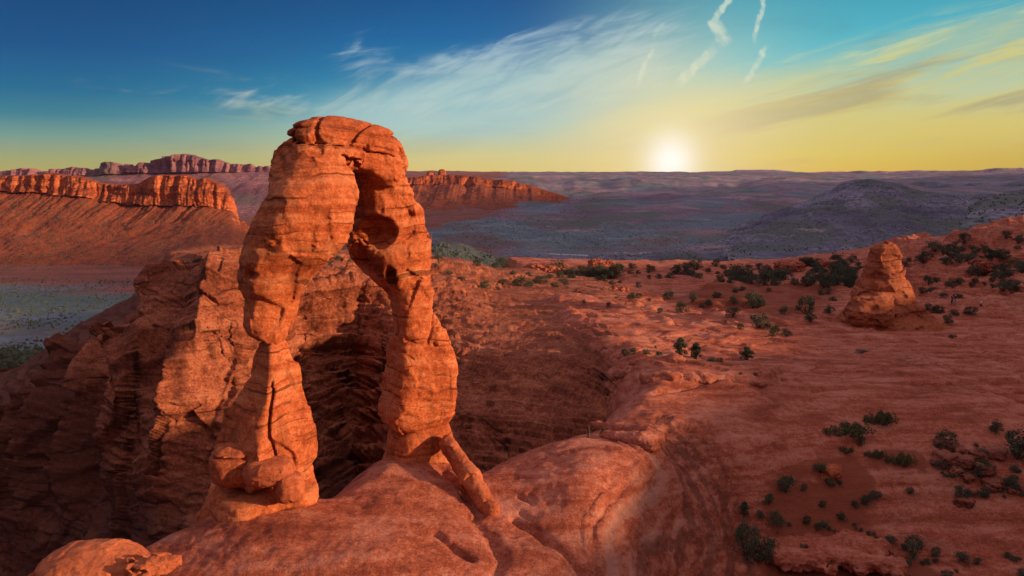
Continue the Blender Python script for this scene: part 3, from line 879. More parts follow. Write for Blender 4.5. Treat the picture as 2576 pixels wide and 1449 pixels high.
# crown, long axis along the arch; open underneath
t = R(44)
cx0, cy0 = -8.4, 39.6
F2 = Field((-15.5, 32.5, 6.0), (-2.0, 48.0, 19.2), 0.078)
CROWN = [(304, 815, 875, 39.6), (314, 780, 918, 39.6), (330, 762, 950, 39.6), (352, 748, 976, 39.6), (380, 726, 996, 39.6), (400, 716, 1003, 39.6), (430, 702, 1010, 39.6), (470, 700, 1008, 39.6), (520, 700, 1000, 39.6)]
D = F2.stack(CROWN, n=2.7, phi=44 - 11.5, asp=0.5, k=0.2, cap=False)
cz = F.z
und = 15.3 - 0.16 * ((F.X - cx0) * math.cos(t) + (F.Y - cy0) * math.sin(t) + 0.3) ** 2
D = Field.smax(D, np.maximum(cz[None, None, :] - 17.2, und[:, :, None] - cz[None, None, :]).astype(np.float32), 0.3)
F.join(D, 0.5)
# carve the underside alcove so that the inner face of the far limb reads as hollow
dd = np.sqrt(((F.X[:, :, None] + 8.9) / 1.0) ** 2 + ((F.Y[:, :, None] - 39.4) / 1.4) ** 2 + ((F.z[None, None, :] - 12.6) / 2.6) ** 2)
F.d = Field.smax(F.d, ((1 - dd) * 1.0).astype(np.float32), 0.25)


def arch_surface(x, y, z):
    up = sm(9.5, 13.5, z)
    d = strata(x, y, z, 0.035, 1.5, 0.0, (0.06, 0.10)) * (0.3 + 0.7 * up) + strata(x, y, z, 0.022, 4.0, 4.0, (0.06, 0.10)) * up * 0.6
    d = d + craggy(x, y, z, 0.18, 0.3, 1.0) + craggy(x, y, z, 0.05, 1.6, 3.0)
    d = d + 0.11 + facet(x, y, z, 1.7, 2.3, 0.18, 1.0) + facet(x, y, z, 0.8, 0.7, 0.05, 4.0)
    # big plates fallen away leave blocky steps on the inner faces
    c = np.floor(2.0 * (fbm(x * 0.35 + 5, y * 0.35, z * 0.30, 3) + 1)) / 2.0
    d = d + 0.14 * (c - 1)
    d = d + 0.25 * np.exp(-(pn(x * 0.5, y * 0.5, z * 0.13 + 9) / 0.03) ** 2) * sm(0.1, 0.3, pn(x * 0.2, y * 0.2, z * 0.2 + 30))
    return d


for (u, v, Y, r) in [(948, 580, 40.6, (1.0, 1.1, 0.8)), (905, 640, 41.6, (0.8, 0.9, 1.0)), (985, 690, 41.0, (0.35, 0.9, 0.7)), (628, 690, 35.2, (0.4, 0.6, 0.45)), (888, 410, 38.2, (0.35, 0.8, 0.4)), (1050, 820, 41.0, (0.4, 0.5, 0.3))]:
    c = at(u, v, Y)
    dd = np.sqrt(((F.X[:, :, None] - c[0]) / r[0]) ** 2 + ((F.Y[:, :, None] - c[1]) / r[1]) ** 2 + ((F.z[None, None, :] - c[2]) / r[2]) ** 2)
    F.d = Field.smax(F.d, ((1 - dd) * min(r)).astype(np.float32), 0.06)
F.add(arch_surface, 1.3)
F.mesh('span', M['arch'], arch, ORI)

# stacked slabs of the crown
F = Field((-14.5, 33.0, 15.2), (-2.5, 46.5, 19.0), 0.07)
cz = F.z
D = F.stack([(290, 842, 852, 39.6), (293, 822, 874, 39.6), (296, 797, 900, 39.6), (300, 774, 922, 39.6), (306, 752, 942, 39.6), (313, 742, 962, 39.6), (324, 735, 982, 39.6), (340, 729, 1003, 39.6), (366, 728, 1014, 39.6), (390, 735, 1010, 39.6)],
            n=2.9, phi=44 - 11.5, asp=0.52, k=0.1, cap=False)
F.d[:] = 9
zl = cz[None, None, :] + (np.clip(F.X - cx0, -2, 3.4) * 0.10 + 0.25 * (np.clip(F.X - cx0, 0, 3.4) / 3) ** 2)[:, :, None]
D = Field.smax(D, np.maximum(np.maximum(16.3 - zl, zl - 17.75), cz[None, None, :] - 17.76).astype(np.float32), 0.16)
F.join(D, 0.1)


def cap_surface(x, y, z):
    zz = z + np.clip(x - cx0, -2, 3.4) * 0.10 + 0.25 * (np.clip(x - cx0, 0, 3.4) / 3) ** 2
    d = strata(x, y, zz, 0.06, 2.0, 7.0, (0, 0), 0.35) + craggy(x, y, z, 0.10, 0.5, 8.0) + 0.08 + facet(x, y, z, 1.5, 0.6, 0.10, 9.0) + craggy(x, y, z, 0.06, 1.8, 3.0)
    for (ax, ay) in ((-10.0, 0.3), (-8.9, -0.2), (-7.3, 0.5)):
        d = d + 0.38 * np.exp(-((x - ax - ay * (z - 17) - 0.12 * (y - 38)) / 0.07) ** 2)
    return d


F.add(cap_surface, 0.9)
F.mesh('cap_rock', M['arch'], arch, ORI)

# lower block of the near leg, split by a joint
F = Field((-15.4, 32.8, -0.6), (-7.2, 41.2, 8.4), 0.075)
F.stack([(846, 664, 712, 36.9), (856, 656, 716, 36.9), (870, 648, 726, 36.9), (900, 640, 736, 36.9), (950, 627, 754, 36.9), (1000, 600, 766, 36.9), (1050, 565, 776, 36.9), (1100, 549, 783, 36.9), (1130, 546, 788, 36.9),
         (1150, 546, 788, 36.9), (1166, 548, 778, 37.0), (1200, 545, 760, 37.0)], n=6.5, phi=35, asp=1.0, k=0.2)


def leg_surface(x, y, z):
    d = craggy(x, y, z, 0.10, 0.4, 21.0) + craggy(x, y, z, 0.04, 1.7, 3.0) + 0.5 * strata(x, y, z, 0.04, 0.9, 12.0)
    # joint running down the lit face
    s = x - (-10.9 + 0.10 * np.sin(z * 1.4) - 0.07 * (z - 3))
    d = d + 0.38 * np.exp(-(s / 0.055) ** 2) * (1 - sm(5.0, 5.8, z))
    c = np.floor(2.0 * (fbm(x * 0.4 + 15, y * 0.4, z * 0.25, 3) + 1)) / 2.0
    return d + 0.08 * (c - 1) + facet(x, y, z, 1.9, 2.8, 0.14, 6.0)


F.add(leg_surface, 1.0)
F.mesh('leg', M['arch'], arch, ORI)

# lower block of the far leg
F = Field((-9.4, 38.5, 0.6), (-1.5, 47.0, 8.9), 0.075)
F.stack([(842, 986, 1115, 42.5), (850, 985, 1119, 42.5), (880, 979, 1130, 42.5), (920, 975, 1138, 42.5), (960, 971, 1140, 42.5), (1000, 962, 1141, 42.5), (1040, 957, 1138, 42.5), (1060, 968, 1124, 42.5), (1082, 1000, 1100, 42.5)],
        n=5.0, phi=24, asp=0.85, k=0.2)
F.add(lambda x, y, z: craggy(x, y, z, 0.14, 0.4, 31.0) + craggy(x, y, z, 0.05, 1.7, 5.0) + 0.6 * strata(x, y, z, 0.05, 0.9, 15.0)
      + facet(x, y, z, 1.8, 2.4, 0.11, 8.0) + facet(x, y, z, 0.8, 0.8, 0.05, 4.0), 1.0)
F.mesh('leg', M['arch'], arch, ORI)

# footings
F = Field((-17.0, 31.5, -2.6), (-7.0, 42.0, 3.2), 0.08)
F.stack([(1168, 650, 772, 37.4), (1200, 612, 780, 37.2), (1212, 548, 782, 36.8), (1222, 530, 787, 36.6), (1262, 518, 792, 36.5), (1285, 505, 786, 36.4), (1330, 490, 770, 36.2)], n=3.4, phi=18, asp=0.95, k=0.2)
F.add(lambda x, y, z: craggy(x, y, z, 0.26, 0.4, 41.0) + craggy(x, y, z, 0.05, 1.7, 5.0) + 0.8 * strata(x, y, z, 0.10, 0.8, 19.0, (0.05, 0)), 1.0)
F.mesh('footing', M['arch'], arch, ORI)
F = Field((-10.0, 38.0, -2.5), (-1.0, 47.5, 2.6), 0.08)
F.stack([(1062, 1040, 1122, 42.5), (1072, 1000, 1130, 42.5), (1085, 986, 1135, 42.5), (1110, 976, 1136, 42.5), (1140, 972, 1138, 42.5), (1180, 955, 1146, 42.5), (1215, 930, 1165, 42.5)], n=4.0, phi=22, asp=0.9, k=0.2)
F.add(lambda x, y, z: craggy(x, y, z, 0.16, 0.5, 51.0) + craggy(x, y, z, 0.05, 1.7, 5.0) + 0.7 * strata(x, y, z, 0.08, 0.9, 23.0), 1.0)
F.mesh('footing', M['arch'], arch, ORI)


# ---- loose rocks
def boulder(name, label, cat, c, r, rot=0.0, n=2.6, seed=1.0, amp=0.16, mat=None, vox=0.06, extra=None, split=None, group=None):
    m = max(r) * 1.35 + 0.3
    F = Field((c[0] - m, c[1] - m, c[2] - r[2] * 1.35 - 0.2), (c[0] + m, c[1] + m, c[2] + r[2] * 1.35 + 0.2), vox)
    F.ellip(c, r, rot, n)
    for e in extra or []: F.ellip(*e)
    F.add(lambda x, y, z: craggy(x, y, z, amp * 1.3, 0.7, seed) + craggy(x, y, z, amp * 0.35, 2.2, seed) + facet(x, y, z, max(r) * 0.75, r[2] * 0.9, amp * 0.55, seed) + (0.22 * np.exp(-((z + 0.05 * x - split) / 0.05) ** 2) if split is not None else 0), 0.8)
    o = F.mesh(name, mat or M['boulder'], None, (c[0], c[1], c[2] - r[2]))
    return tag(o, label, cat, group)


p = at(588, 1168, 35.5); boulder('boulder', 'rounded brown boulder leaning on the foot of the near arch leg', 'boulder', p, (0.98, 1.0, 0.92), 0.2, 2.9, 3.0, 0.07, split=p[2] - 0.1)
p = at(679, 1184, 34.9); boulder('boulder', 'flat cushion shaped boulder with a level crack, in front of the near arch leg', 'boulder', p, (1.14, 0.85, 0.60), 0.1, 2.6, 5.0, 0.06, split=p[2] + 0.05)
p = at(728, 1226, 34.6); boulder('boulder', 'small shaded block wedged below the cushion shaped boulder', 'boulder', p, (0.58, 0.55, 0.62), 0.5, 3.4, 7.0, 0.07)
p = at(240, 1425, 29.6); p[2] = -0.75
boulder('boulder', 'big smooth domed boulder on the ridge at the bottom left corner', 'boulder', (p[0] - 0.1, p[1], -1.05), (2.25, 1.9, 1.65), 0.1, 2.2, 9.0, 0.10)
p = at(385, 1422, 28.8)
boulder('boulder', 'small flat flake of rock beside the domed boulder at the bottom left', 'boulder', p, (0.62, 0.4, 0.24), 0.3, 2.6, 10.0, 0.12, vox=0.04)
# slab leaning from the far footing down the slope
a, b = at(1127, 1118, 41.0), at(1236, 1284, 37.2)
F = Field(np.minimum(a, b) - 1.2, np.maximum(a, b) + 1.2, 0.05)
F.capsule(a, a * 0.45 + b * 0.55, 0.34, 0.46, 1.0); F.capsule(a * 0.45 + b * 0.55, b, 0.46, 0.38, 1.0, 0.2)
F.add(lambda x, y, z: craggy(x, y, z, 0.12, 0.7, 61.0) + craggy(x, y, z, 0.04, 2.2, 3.0) + facet(x, y, z, 1.1, 1.1, 0.09, 2.0), 0.7)
tag(F.mesh('rock_slab', M['boulder'], None, b), 'long rounded slab leaning from the far arch footing down the slope', 'rock slab')
# ledge rocks by the rim
LED = [((1412, 1092), (1478, 1090), 47.6, 0.26, 0.36, 'low rounded ledge rock left of the dead tree on the canyon rim'),
       ((1500, 1082), (1625, 1096), 49.5, 0.30, 0.30, 'long ledge rock behind the small rim shrub'),
       ((1525, 1101), (1600, 1112), 46.6, 0.24, 0.34, 'split ledge rock in front of the small rim shrub'),
       ((1600, 1112), (1640, 1132), 45.8, 0.34, 0.26, 'ledge rock with an overhanging end above the pale band of the bowl'),
       ((1612, 1112), (1648, 1108), 48.2, 0.28, 0.3, 'stubby ledge rock at the right end of the rim ledges')]
for i, (q0, q1, Y, r0, r1, lab) in enumerate(LED):
    h0, h1 = hit(*q0), hit(*q1)
    a, b = h0.copy(), h1.copy(); a[2] += 0.12; b[2] += 0.12
    F = Field(np.minimum(a, b) - 1.3, np.maximum(a, b) + 1.3, 0.06)
    F.capsule(a, b, r0 * 1.35, r1 * 1.35, 0.85)
    F.add(lambda x, y, z: craggy(x, y, z, 0.22, 0.6, 70.0 + i) + craggy(x, y, z, 0.06, 2.0, 3.0), 0.7)
    tag(F.mesh('ledge_rock', M['ground'], None, (a + b) / 2 - np.array((0, 0, 0.4))), lab, 'ledge rock', 'ledge rocks on the canyon rim')
LED2 = [((1570, 934), (1690, 945), 0.75, 'long banded ledge at the head of the bowl, left of the other'), ((1640, 952), (1770, 950), 0.8, 'layered ledge with a lens shaped hollow at the head of the bowl'),
        ((1770, 948), (1905, 958), 0.6, 'low ledge trailing right at the head of the bowl'), ((1700, 905), (1600, 912), 0.6, 'low ledge in front of the row of rim shrubs')]
for i, (q0, q1, r, lab) in enumerate(LED2):
    a, b = hit(*q0), hit(*q1)
    F = Field(np.minimum(a, b) - 2.4, np.maximum(a, b) + 2.4, 0.12)
    a[2] -= 0.2 * r; b[2] -= 0.2 * r
    F.capsule(a, b, r, r * 0.75, 0.6)
    F.add(lambda x, y, z: craggy(x, y, z, 0.5, 0.35, 80.0 + i) + craggy(x, y, z, 0.12, 1.2, 3.0) + strata(x, y, z, 0.15, 1.4, 5.0), 1.2)
    tag(F.mesh('ledge_rock', M['ground'], None, (a + b) / 2 - np.array((0, 0, 0.6))), lab, 'ledge rock', 'ledge rocks at the head of the bowl')

# ---- the spire on the plain
SP = hit(2215, 812)
SY = SP[1]
k = SY
F = Field((SP[0] - 11, SY - 9, SP[2] - 4), (SP[0] + 14, SY + 10, SP[2] + 17.5), 0.16)
F.stack([(611, 2222, 2236, SY), (614, 2214, 2242, SY), (625, 2202, 2253, SY), (649, 2193, 2258, SY), (668, 2184, 2264, SY), (694, 2170, 2272, SY), (717, 2157, 2282, SY), (740, 2147, 2294, SY), (759, 2145, 2300, SY),
         (785, 2128, 2314, SY), (800, 2112, 2340, SY), (840, 2060, 2400, SY)], n=2.6, phi=25, asp=0.85, k=0.5)
F.stack([(775, 2255, 2312, SY - 1), (800, 2240, 2350, SY - 1), (840, 2200, 2400, SY - 1)], n=2.3, phi=10, asp=0.7, k=1.2)
c = at(2186, 797, SY - 3.6); F.ellip(c, (2.6, 1.8, 1.15), 0.1, 3.0, 0.25)
c = at(2195, 770, SY - 2.8); F.ellip(c, (2.4, 1.6, 1.3), 0.1, 2.6, 0.7)
F.add(lambda x, y, z: strata(x, y, z, 0.20, 0.75, 33.0, (0.05, 0)) + craggy(x, y, z, 0.18, 0.25, 91.0) + craggy(x, y, z, 0.12, 0.8, 92.0) + facet(x, y, z, 2.4, 1.2, 0.24, 9.0) - 0.12, 1.8)
sp = F.mesh('rock_spire', M['spire'], None, SP)
tag(sp, 'lone tapering sandstone spire standing on the plain at the right', 'rock spire')

# boulders lit beyond the ledge, with their distance from the plain
FB = [((1398, 1140 - 480), 1), ]
for (u, v, wpx, hpx, lab) in [(1526, 672, 34, 16, 'square orange boulder perched on the far edge of the plain'), (1500, 674, 30, 20, 'rugged orange outcrop left of the square boulder on the far edge'),
                              (1372, 684, 70, 18, 'long orange outcrop on the canyon edge right of the arch'), (1560, 735, 24, 12, 'low pitted outcrop among the shrubs on the plain'),
                              (2475, 668, 40, 14, 'small lit block under a shrub on the right hillside'), (2085, 668, 36, 14, 'rounded outcrop behind the shrub belt, left of the spire'), (1985, 672, 46, 14, 'low outcrop behind the shrub belt')]:
    q = hit(u, v + 4)
    if q is None: continue
    s = q[1] / FPX
    boulder('outcrop', lab, 'outcrop', (q[0], q[1], q[2] + hpx * s * 0.35), (wpx * s * 0.55, wpx * s * 0.45, hpx * s * 0.75), 0.2, 3.0, u * 0.1, 0.6, M['ground'], vox=max(0.12, wpx * s / 40))

# ------------------------------------------------------------------ the far country
SCR = (0.045, 0.06, 0.035)
M['valley'] = rock_mat('valley_soil_haze', zone=(880.0, 980.0, -60.0, (0.20, 0.06, 0.035)), dark=(0.10, 0.065, 0.095), mid=(0.21, 0.14, 0.18), light=(0.42, 0.30, 0.32), sc=0.02, strata=0.6, varnish=0.1, bump=0.5, scrub=0.8, scrub_scale=1.4,
                       patch=[((0.11, 0.18, 0.22), 0.50, 0.58, 0.75), ((0.09, 0.12, 0.09), 0.50, 0.60, 0.7), ((0.30, 0.15, 0.15), 0.56, 0.66, 0.6), ((0.40, 0.38, 0.36), 0.64, 0.68, 0.6)], patch_scale=0.0045, bumpd=0.05)  # blue-violet of distant haze mixed into the soil colours
M['mesa'] = rock_mat('mesa_sandstone', beds=0.5, dark=(0.14, 0.03, 0.013), mid=(0.50, 0.115, 0.038), light=(0.66, 0.21, 0.075), sc=0.07, strata=0.9, varnish=0.8, bump=0.8, talus=(0.23, 0.055, 0.025), scrub=0.5, scrub_scale=1.3, scrub_col=SCR, bumpd=0.25)
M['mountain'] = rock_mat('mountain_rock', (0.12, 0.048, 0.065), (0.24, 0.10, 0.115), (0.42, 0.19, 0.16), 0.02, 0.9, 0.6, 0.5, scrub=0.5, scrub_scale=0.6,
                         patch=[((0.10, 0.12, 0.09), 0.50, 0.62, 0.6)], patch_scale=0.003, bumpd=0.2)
M['hill'] = rock_mat('hill_soil_haze', (0.09, 0.045, 0.09), (0.27, 0.15, 0.22), (0.54, 0.35, 0.42), 0.02, 0.6, 0.1, 0.5, scrub=0.75, scrub_scale=0.5,
                     patch=[((0.15, 0.18, 0.20), 0.50, 0.58, 0.7), ((0.33, 0.25, 0.21), 0.60, 0.66, 0.6), ((0.08, 0.10, 0.06), 0.52, 0.62, 0.7)], patch_scale=0.0022, bumpd=0.05)  # violet haze and the glow below the sun put into the colour
M['clay'] = rock_mat('clay_badland', (0.07, 0.10, 0.12), (0.13, 0.18, 0.20), (0.26, 0.29, 0.27), 0.03, 0.6, 0.1, 0.5, scrub=0.5, scrub_scale=0.8, patch=[((0.17, 0.10, 0.09), 0.5, 0.62, 0.7)], patch_scale=0.006, bumpd=0.1)
M['dark_hill'] = rock_mat('scrub_hill_haze', (0.055, 0.055, 0.085), (0.125, 0.12, 0.165), (0.30, 0.28, 0.33), 0.03, 0.6, 0.1, 0.5, scrub=0.9, scrub_scale=0.8,
                          patch=[((0.09, 0.11, 0.09), 0.45, 0.58, 0.8), ((0.34, 0.27, 0.23), 0.63, 0.68, 0.7)], patch_scale=0.006, bumpd=0.05)  # bluish haze tint painted into the scrub slope colours


def plane_cols(us, rows):
    """rows: list of (Y, z) or (Y, function of u) from near to far"""
    out = []
    for u in us:
        out.append((u, [(vfor(Y, z(u) if callable(z) else z), Y) for Y, z in rows]))
    return out


def valley_disp(P, N, U, T):
    x, y, z = P[..., 0], P[..., 1], P[..., 2]
    a = np.interp(y, [150, 900, 1500, 2500, 5000, 12000, 30000], [6, 2.5, 5, 20, 45, 60, 60])
    s = np.interp(y, [150, 1500, 6000, 30000], [1 / 160, 1 / 260, 1 / 900, 1 / 2500])
    q = P.copy()
    q[..., 2] += a * (ridged(x * s, y * s, 0 * x, 5, 0.5) * 0.6 - 0.2 + 0.5 * fbm(x * s * 0.5, y * s * 0.5, 4 + 0 * x, 3))
    return q


us = [-700, -400, 0, 400, 800, 1000, 1200, 1400, 1700, 2000, 2300, 2600, 2900]
far_rise = lambda u: float(np.interp(u, [0, 900, 1200, 1600, 2200, 3500], [-95, -95, -62, -52, -50, -45]))
mid_rise = lambda u: float(np.interp(u, [0, 900, 1200, 1600, 2200, 3500], [-112, -108, -92, -84, -80, -75]))
V = plane_cols(us, [(120, -85), (260, -96), (500, -108), (800, -116), (1100, -118), (1500, -116), (2300, mid_rise), (3800, far_rise), (6500, lambda u: far_rise(u) * 0.5), (10000, -6), (14500, -10), (19000, -80)])
valley = sheet('valley_floor', V, 800, [20, 40, 50, 60, 70, 90, 110, 90, 70, 40, 20], M['valley'], valley_disp)
tag(valley, 'broad shadowed desert valley beyond the canyon', None, None, 'structure')


def ridge(name, label, sil, base, Yb, Yt, mat, cliff=None, back=300, amp=8.0, sc=1 / 60.0, flute=0.0, nu=500, counts=None, zb=None, jag=0.0, seed=0.0):
    """a hill or cliff: foot line, cliff foot (optional) and skyline measured in the photo, with its own distance"""
    us_ = sorted(set([u for u, _ in sil] + [u for u, _ in base] + [u for u, _ in (cliff or [])]))
    cols = []
    for u in us_:
        f = lambda L: float(np.interp(u, [q[0] for q in L], [q[1] for q in L]))
        vs, vb = f(sil), f(base); zt = at(u, vs, Yt)[2]
        zfoot = at(u, vb, Yb)[2]
        c = [(vfor(Yb * 0.93, zfoot - 20), Yb * 0.93), (vb, Yb)]
        if cliff:
            vc = f(cliff); Yc = Yt - 0.035 * (Yt - Yb)
            c += [((vb * 0.55 + vc * 0.45), Yb + 0.55 * (Yc - Yb)), (vc, Yc)]
        else:
            c += [((vb * 0.6 + vs * 0.4), Yb + 0.45 * (Yt - Yb)), ((vb * 0.25 + vs * 0.75), Yb + 0.78 * (Yt - Yb))]
        c += [(vs, Yt), (vfor(Yt + back * 0.4, zt - 0.02 * back), Yt + back * 0.4), (vfor(Yt + back, zt - 0.25 * back), Yt + back), (vfor(Yt + back * 1.3, zt - 0.8 * back), Yt + back * 1.3)]
        cols.append((u, c))

    def dsp(P, N, U, T):
        x, y, z = P[..., 0] + seed * 100, P[..., 1], P[..., 2]
        n = N * np.where(N[..., 2] * 0.7 - N[..., 1] < 0, -1, 1)[..., None]
        gul = ridged(x * sc, y * sc * 0.35, z * sc * 0.25, 5, 0.5)
        if flute: d0 = facet(x, y, z, 0.9 / sc, 1.4 / sc, flute * 0.8) * np.clip(1.1 - np.abs(n[..., 2]) * 1.2, 0, 1)
        else: d0 = 0
        d = d0 + amp * (0.55 * (gul - 0.5) + 0.7 * fbm(x * sc * 1.7, y * sc * 1.7, z * sc * 1.7, 5, 0.55))
        ck = np.clip(1 - np.abs(n[..., 2]) * 1.2, 0, 1)
        if flute:
            d = d + flute * ck * (ridged(x * sc * 3.4, 0 * y, z * sc * 0.2 + 5, 4, 0.6) - 0.3) + flute * 0.5 * ck * fbm(0 * z, 0 * z + seed, z * sc * 3.0, 4, 0.6)
        Q = P + n * d[..., None] * np.array((0.6, 1.0, 0.35))
        if jag:
            topness = sm(0.40, 0.52, T) * (1 - sm(0.70, 0.80, T))
            Q[..., 2] += topness * jag * (np.floor(3.5 * (fbm(x * sc * 1.5, 0 * x + 3, 0 * x, 3, 0.6) + 1)) / 3.5 - 1 + 0.4 * fbm(x * sc * 5, 0 * x, 0 * x, 3))
        return Q
    o = sheet(name, cols, nu, counts or [8, 70, 60, 60, 25, 12, 6], mat, dsp)
    tag(o, label, None, None, 'structure')
    return o


MS = [(-700, 452), (-300, 440), (0, 445), (59, 444), (133, 441), (213, 448), (249, 462), (296, 466), (350, 464), (385, 446), (430, 442), (474, 443), (501, 456), (522, 449), (548, 464), (569, 484), (578, 503), (600, 560), (640, 600), (760, 640)]
MC = [(-700, 500), (0, 480), (178, 492), (296, 512), (385, 515), (489, 516), (578, 530), (600, 562), (640, 602), (760, 642)]
MB = [(-700, 690), (0, 670), (178, 671), (300, 668), (445, 655), (520, 645), (640, 640), (760, 645)]
ridge('mesa', 'sunlit red cliff topped mesa above a scrubby talus slope, at the left', MS, MB, 1150, 1480, M['mesa'], MC, 260, 16.0, 1 / 70.0, 9.0, 700, [8, 110, 90, 90, 20, 10, 6], jag=7.0)
MT = [(-600, 440), (-200, 446), (0, 448), (3, 444), (18, 433), (40, 430), (62, 425), (89, 427), (119, 439), (130, 439), (142, 428), (190, 421), (231, 430), (258, 422), (266, 412), (279, 410), (305, 413), (308, 420), (322, 420), (326, 415), (332, 420), (356, 422),
      (370, 413), (391, 413), (394, 405), (430, 396), (462, 390), (486, 392), (504, 398), (525, 405), (548, 404), (578, 413), (608, 415), (631, 414), (646, 425), (650, 420), (656, 420), (661, 427), (668, 421), (676, 420), (684, 426), (692, 421), (700, 426), (760, 436), (900, 442)]
ridge('mountains', 'dark purple jagged ridge on the skyline at the left', MT, [(-600, 500), (300, 490), (420, 500), (560, 478), (700, 470), (900, 470)], 3000, 3500, M['mountain'], [(-600, 455), (0, 455), (300, 440), (450, 436), (700, 434), (900, 448)], 500, 26.0, 1 / 150.0, 34.0, 700, [8, 60, 60, 90, 20, 10, 6], jag=0, seed=2.0)
ridge('hills', 'shadowed blue slope between the mesa and the far ridge', [(380, 490), (480, 476), (560, 468), (620, 462), (700, 460), (900, 462)], [(380, 560), (600, 590), (700, 600), (900, 600)], 1900, 2500, M['mountain'], None, 500, 18.0, 1 / 160.0, 0, 300, [8, 50, 40, 40, 20, 10, 6], seed=5.0)
ridge('mesa', 'red rimmed slope with two small buttes, right of the arch', [(800, 452), (960, 452), (1020, 452), (1060, 447), (1085, 443), (1125, 445), (1150, 443), (1200, 447), (1240, 455), (1290, 459), (1340, 470), (1400, 490), (1470, 520), (1560, 545)],
      [(800, 570), (1020, 572), (1100, 565), (1200, 556), (1300, 548), (1400, 552), (1560, 556)], 2100, 2700, M['mesa'], [(800, 470), (1020, 470), (1125, 462), (1240, 472), (1340, 486), (1400, 500), (1470, 526), (1560, 547)], 500, 26.0, 1 / 130.0, 16.0, 500, [8, 90, 70, 50, 20, 10, 6], jag=9.0, seed=7.0)
for (u, v0, v1, w, lab) in [(1083, 449, 433, 9, 'smaller squat butte on the red rim, left of the tall one'), (1112, 448, 428, 9, 'taller rounded butte on the red rim right of the arch')]:
    c0, c1 = at(u, v0 + 3, 2760), at(u, v1, 2760); hh = (c1[2] - c0[2])
    ww = w * 2760 / FPX
    boulder('butte', lab, 'butte', (c0[0], c0[1], c0[2] + hh * 0.42), (ww, ww * 0.9, hh * 0.62), 0.3, 3.2, u * 0.01, hh * 0.18, M['mesa'], vox=hh / 22, group='buttes on the red rim')
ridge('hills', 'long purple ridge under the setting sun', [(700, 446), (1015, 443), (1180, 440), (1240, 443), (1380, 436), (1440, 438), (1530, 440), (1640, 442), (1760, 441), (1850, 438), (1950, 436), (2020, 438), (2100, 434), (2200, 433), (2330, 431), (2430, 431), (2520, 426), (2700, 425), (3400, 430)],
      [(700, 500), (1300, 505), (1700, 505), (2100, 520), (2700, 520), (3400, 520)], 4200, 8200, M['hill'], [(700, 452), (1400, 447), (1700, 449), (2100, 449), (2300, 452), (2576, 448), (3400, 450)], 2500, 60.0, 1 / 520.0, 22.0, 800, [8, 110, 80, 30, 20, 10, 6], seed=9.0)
ridge('hills', 'middle band of gullied purple slopes in the valley', [(1180, 545), (1260, 530), (1330, 523), (1420, 512), (1500, 516), (1570, 502), (1650, 497), (1740, 502), (1830, 492), (1930, 482), (2040, 486), (2200, 478), (2350, 474), (2576, 470), (3200, 468)],
      [(1180, 556), (1400, 560), (1700, 585), (2000, 560), (2576, 540), (3200, 540)], 2300, 3600, M['dark_hill'], None, 900, 95.0, 1 / 260.0, 0, 600, [8, 110, 80, 40, 20, 10, 6], seed=31.0)
ridge('hills', 'low gullied clay badlands on the valley floor right of the arch', [(980, 592), (1060, 580), (1140, 566), (1200, 560), (1240, 556), (1290, 566), (1370, 572), (1450, 575), (1540, 562), (1620, 570), (1700, 585), (1760, 600)],
      [(980, 596), (1200, 594), (1400, 600), (1760, 606)], 1500, 1850, M['clay'], None, 300, 26.0, 1 / 90.0, 0, 500, [8, 90, 60, 30, 14, 8, 6], seed=35.0)
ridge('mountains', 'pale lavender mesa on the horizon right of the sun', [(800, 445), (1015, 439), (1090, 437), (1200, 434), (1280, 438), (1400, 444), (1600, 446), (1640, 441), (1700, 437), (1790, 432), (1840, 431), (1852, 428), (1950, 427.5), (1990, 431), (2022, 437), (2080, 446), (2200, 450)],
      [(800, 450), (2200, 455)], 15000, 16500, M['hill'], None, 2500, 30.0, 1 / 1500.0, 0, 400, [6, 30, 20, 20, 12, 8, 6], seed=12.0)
ridge('hills', 'dark scrub covered hill behind the spire', [(1480, 650), (1600, 636), (1700, 622), (1780, 602), (1840, 582), (1900, 562), (1960, 538), (2050, 503), (2100, 484), (2130, 470), (2160, 464), (2262, 463), (2285, 471), (2330, 484), (2400, 492), (2480, 500), (2576, 496), (2800, 500), (3100, 520)],
      [(1480, 655), (1700, 652), (1900, 655), (2100, 668), (2300, 672), (2576, 668), (3100, 660)], 1150, 1750, M['dark_hill'], None, 700, 34.0, 1 / 140.0, 0, 500, [8, 90, 70, 50, 20, 10, 6], seed=15.0)
ridge('hills', 'low grey scrub foothill below the dark hill', [(1830, 640), (1900, 622), (1990, 612), (2090, 604), (2120, 610), (2200, 632), (2300, 650), (2400, 660)], [(1830, 650), (2000, 680), (2200, 690), (2400, 690)], 850, 1050, M['dark_hill'], None, 200, 8.0, 1 / 60.0, 3.0, 300, [8, 60, 40, 30, 12, 8, 6], seed=18.0)
ridge('hills', 'pale rounded slickrock dome with scrub on the right edge', [(2420, 560), (2440, 528), (2470, 505), (2520, 490), (2576, 478), (2700, 465), (3000, 455), (3300, 470)], [(2420, 575), (2500, 585), (2576, 590), (3300, 600)], 620, 760, M['dark_hill'], None, 300, 7.0, 1 / 50.0, 2.0, 260, [8, 60, 40, 40, 14, 8, 6], seed=21.0)
ridge('hills', 'grey scrub dotted knoll beyond the canyon edge, right of the arch', [(980, 640), (1060, 622), (1110, 616), (1160, 622), (1220, 645), (1290, 672), (1330, 690)], [(980, 700), (1330, 720)], 470, 590, M['dark_hill'], None, 120, 4.0, 1 / 30.0, 1.0, 260, [8, 50, 30, 30, 14, 8, 6], seed=24.0)
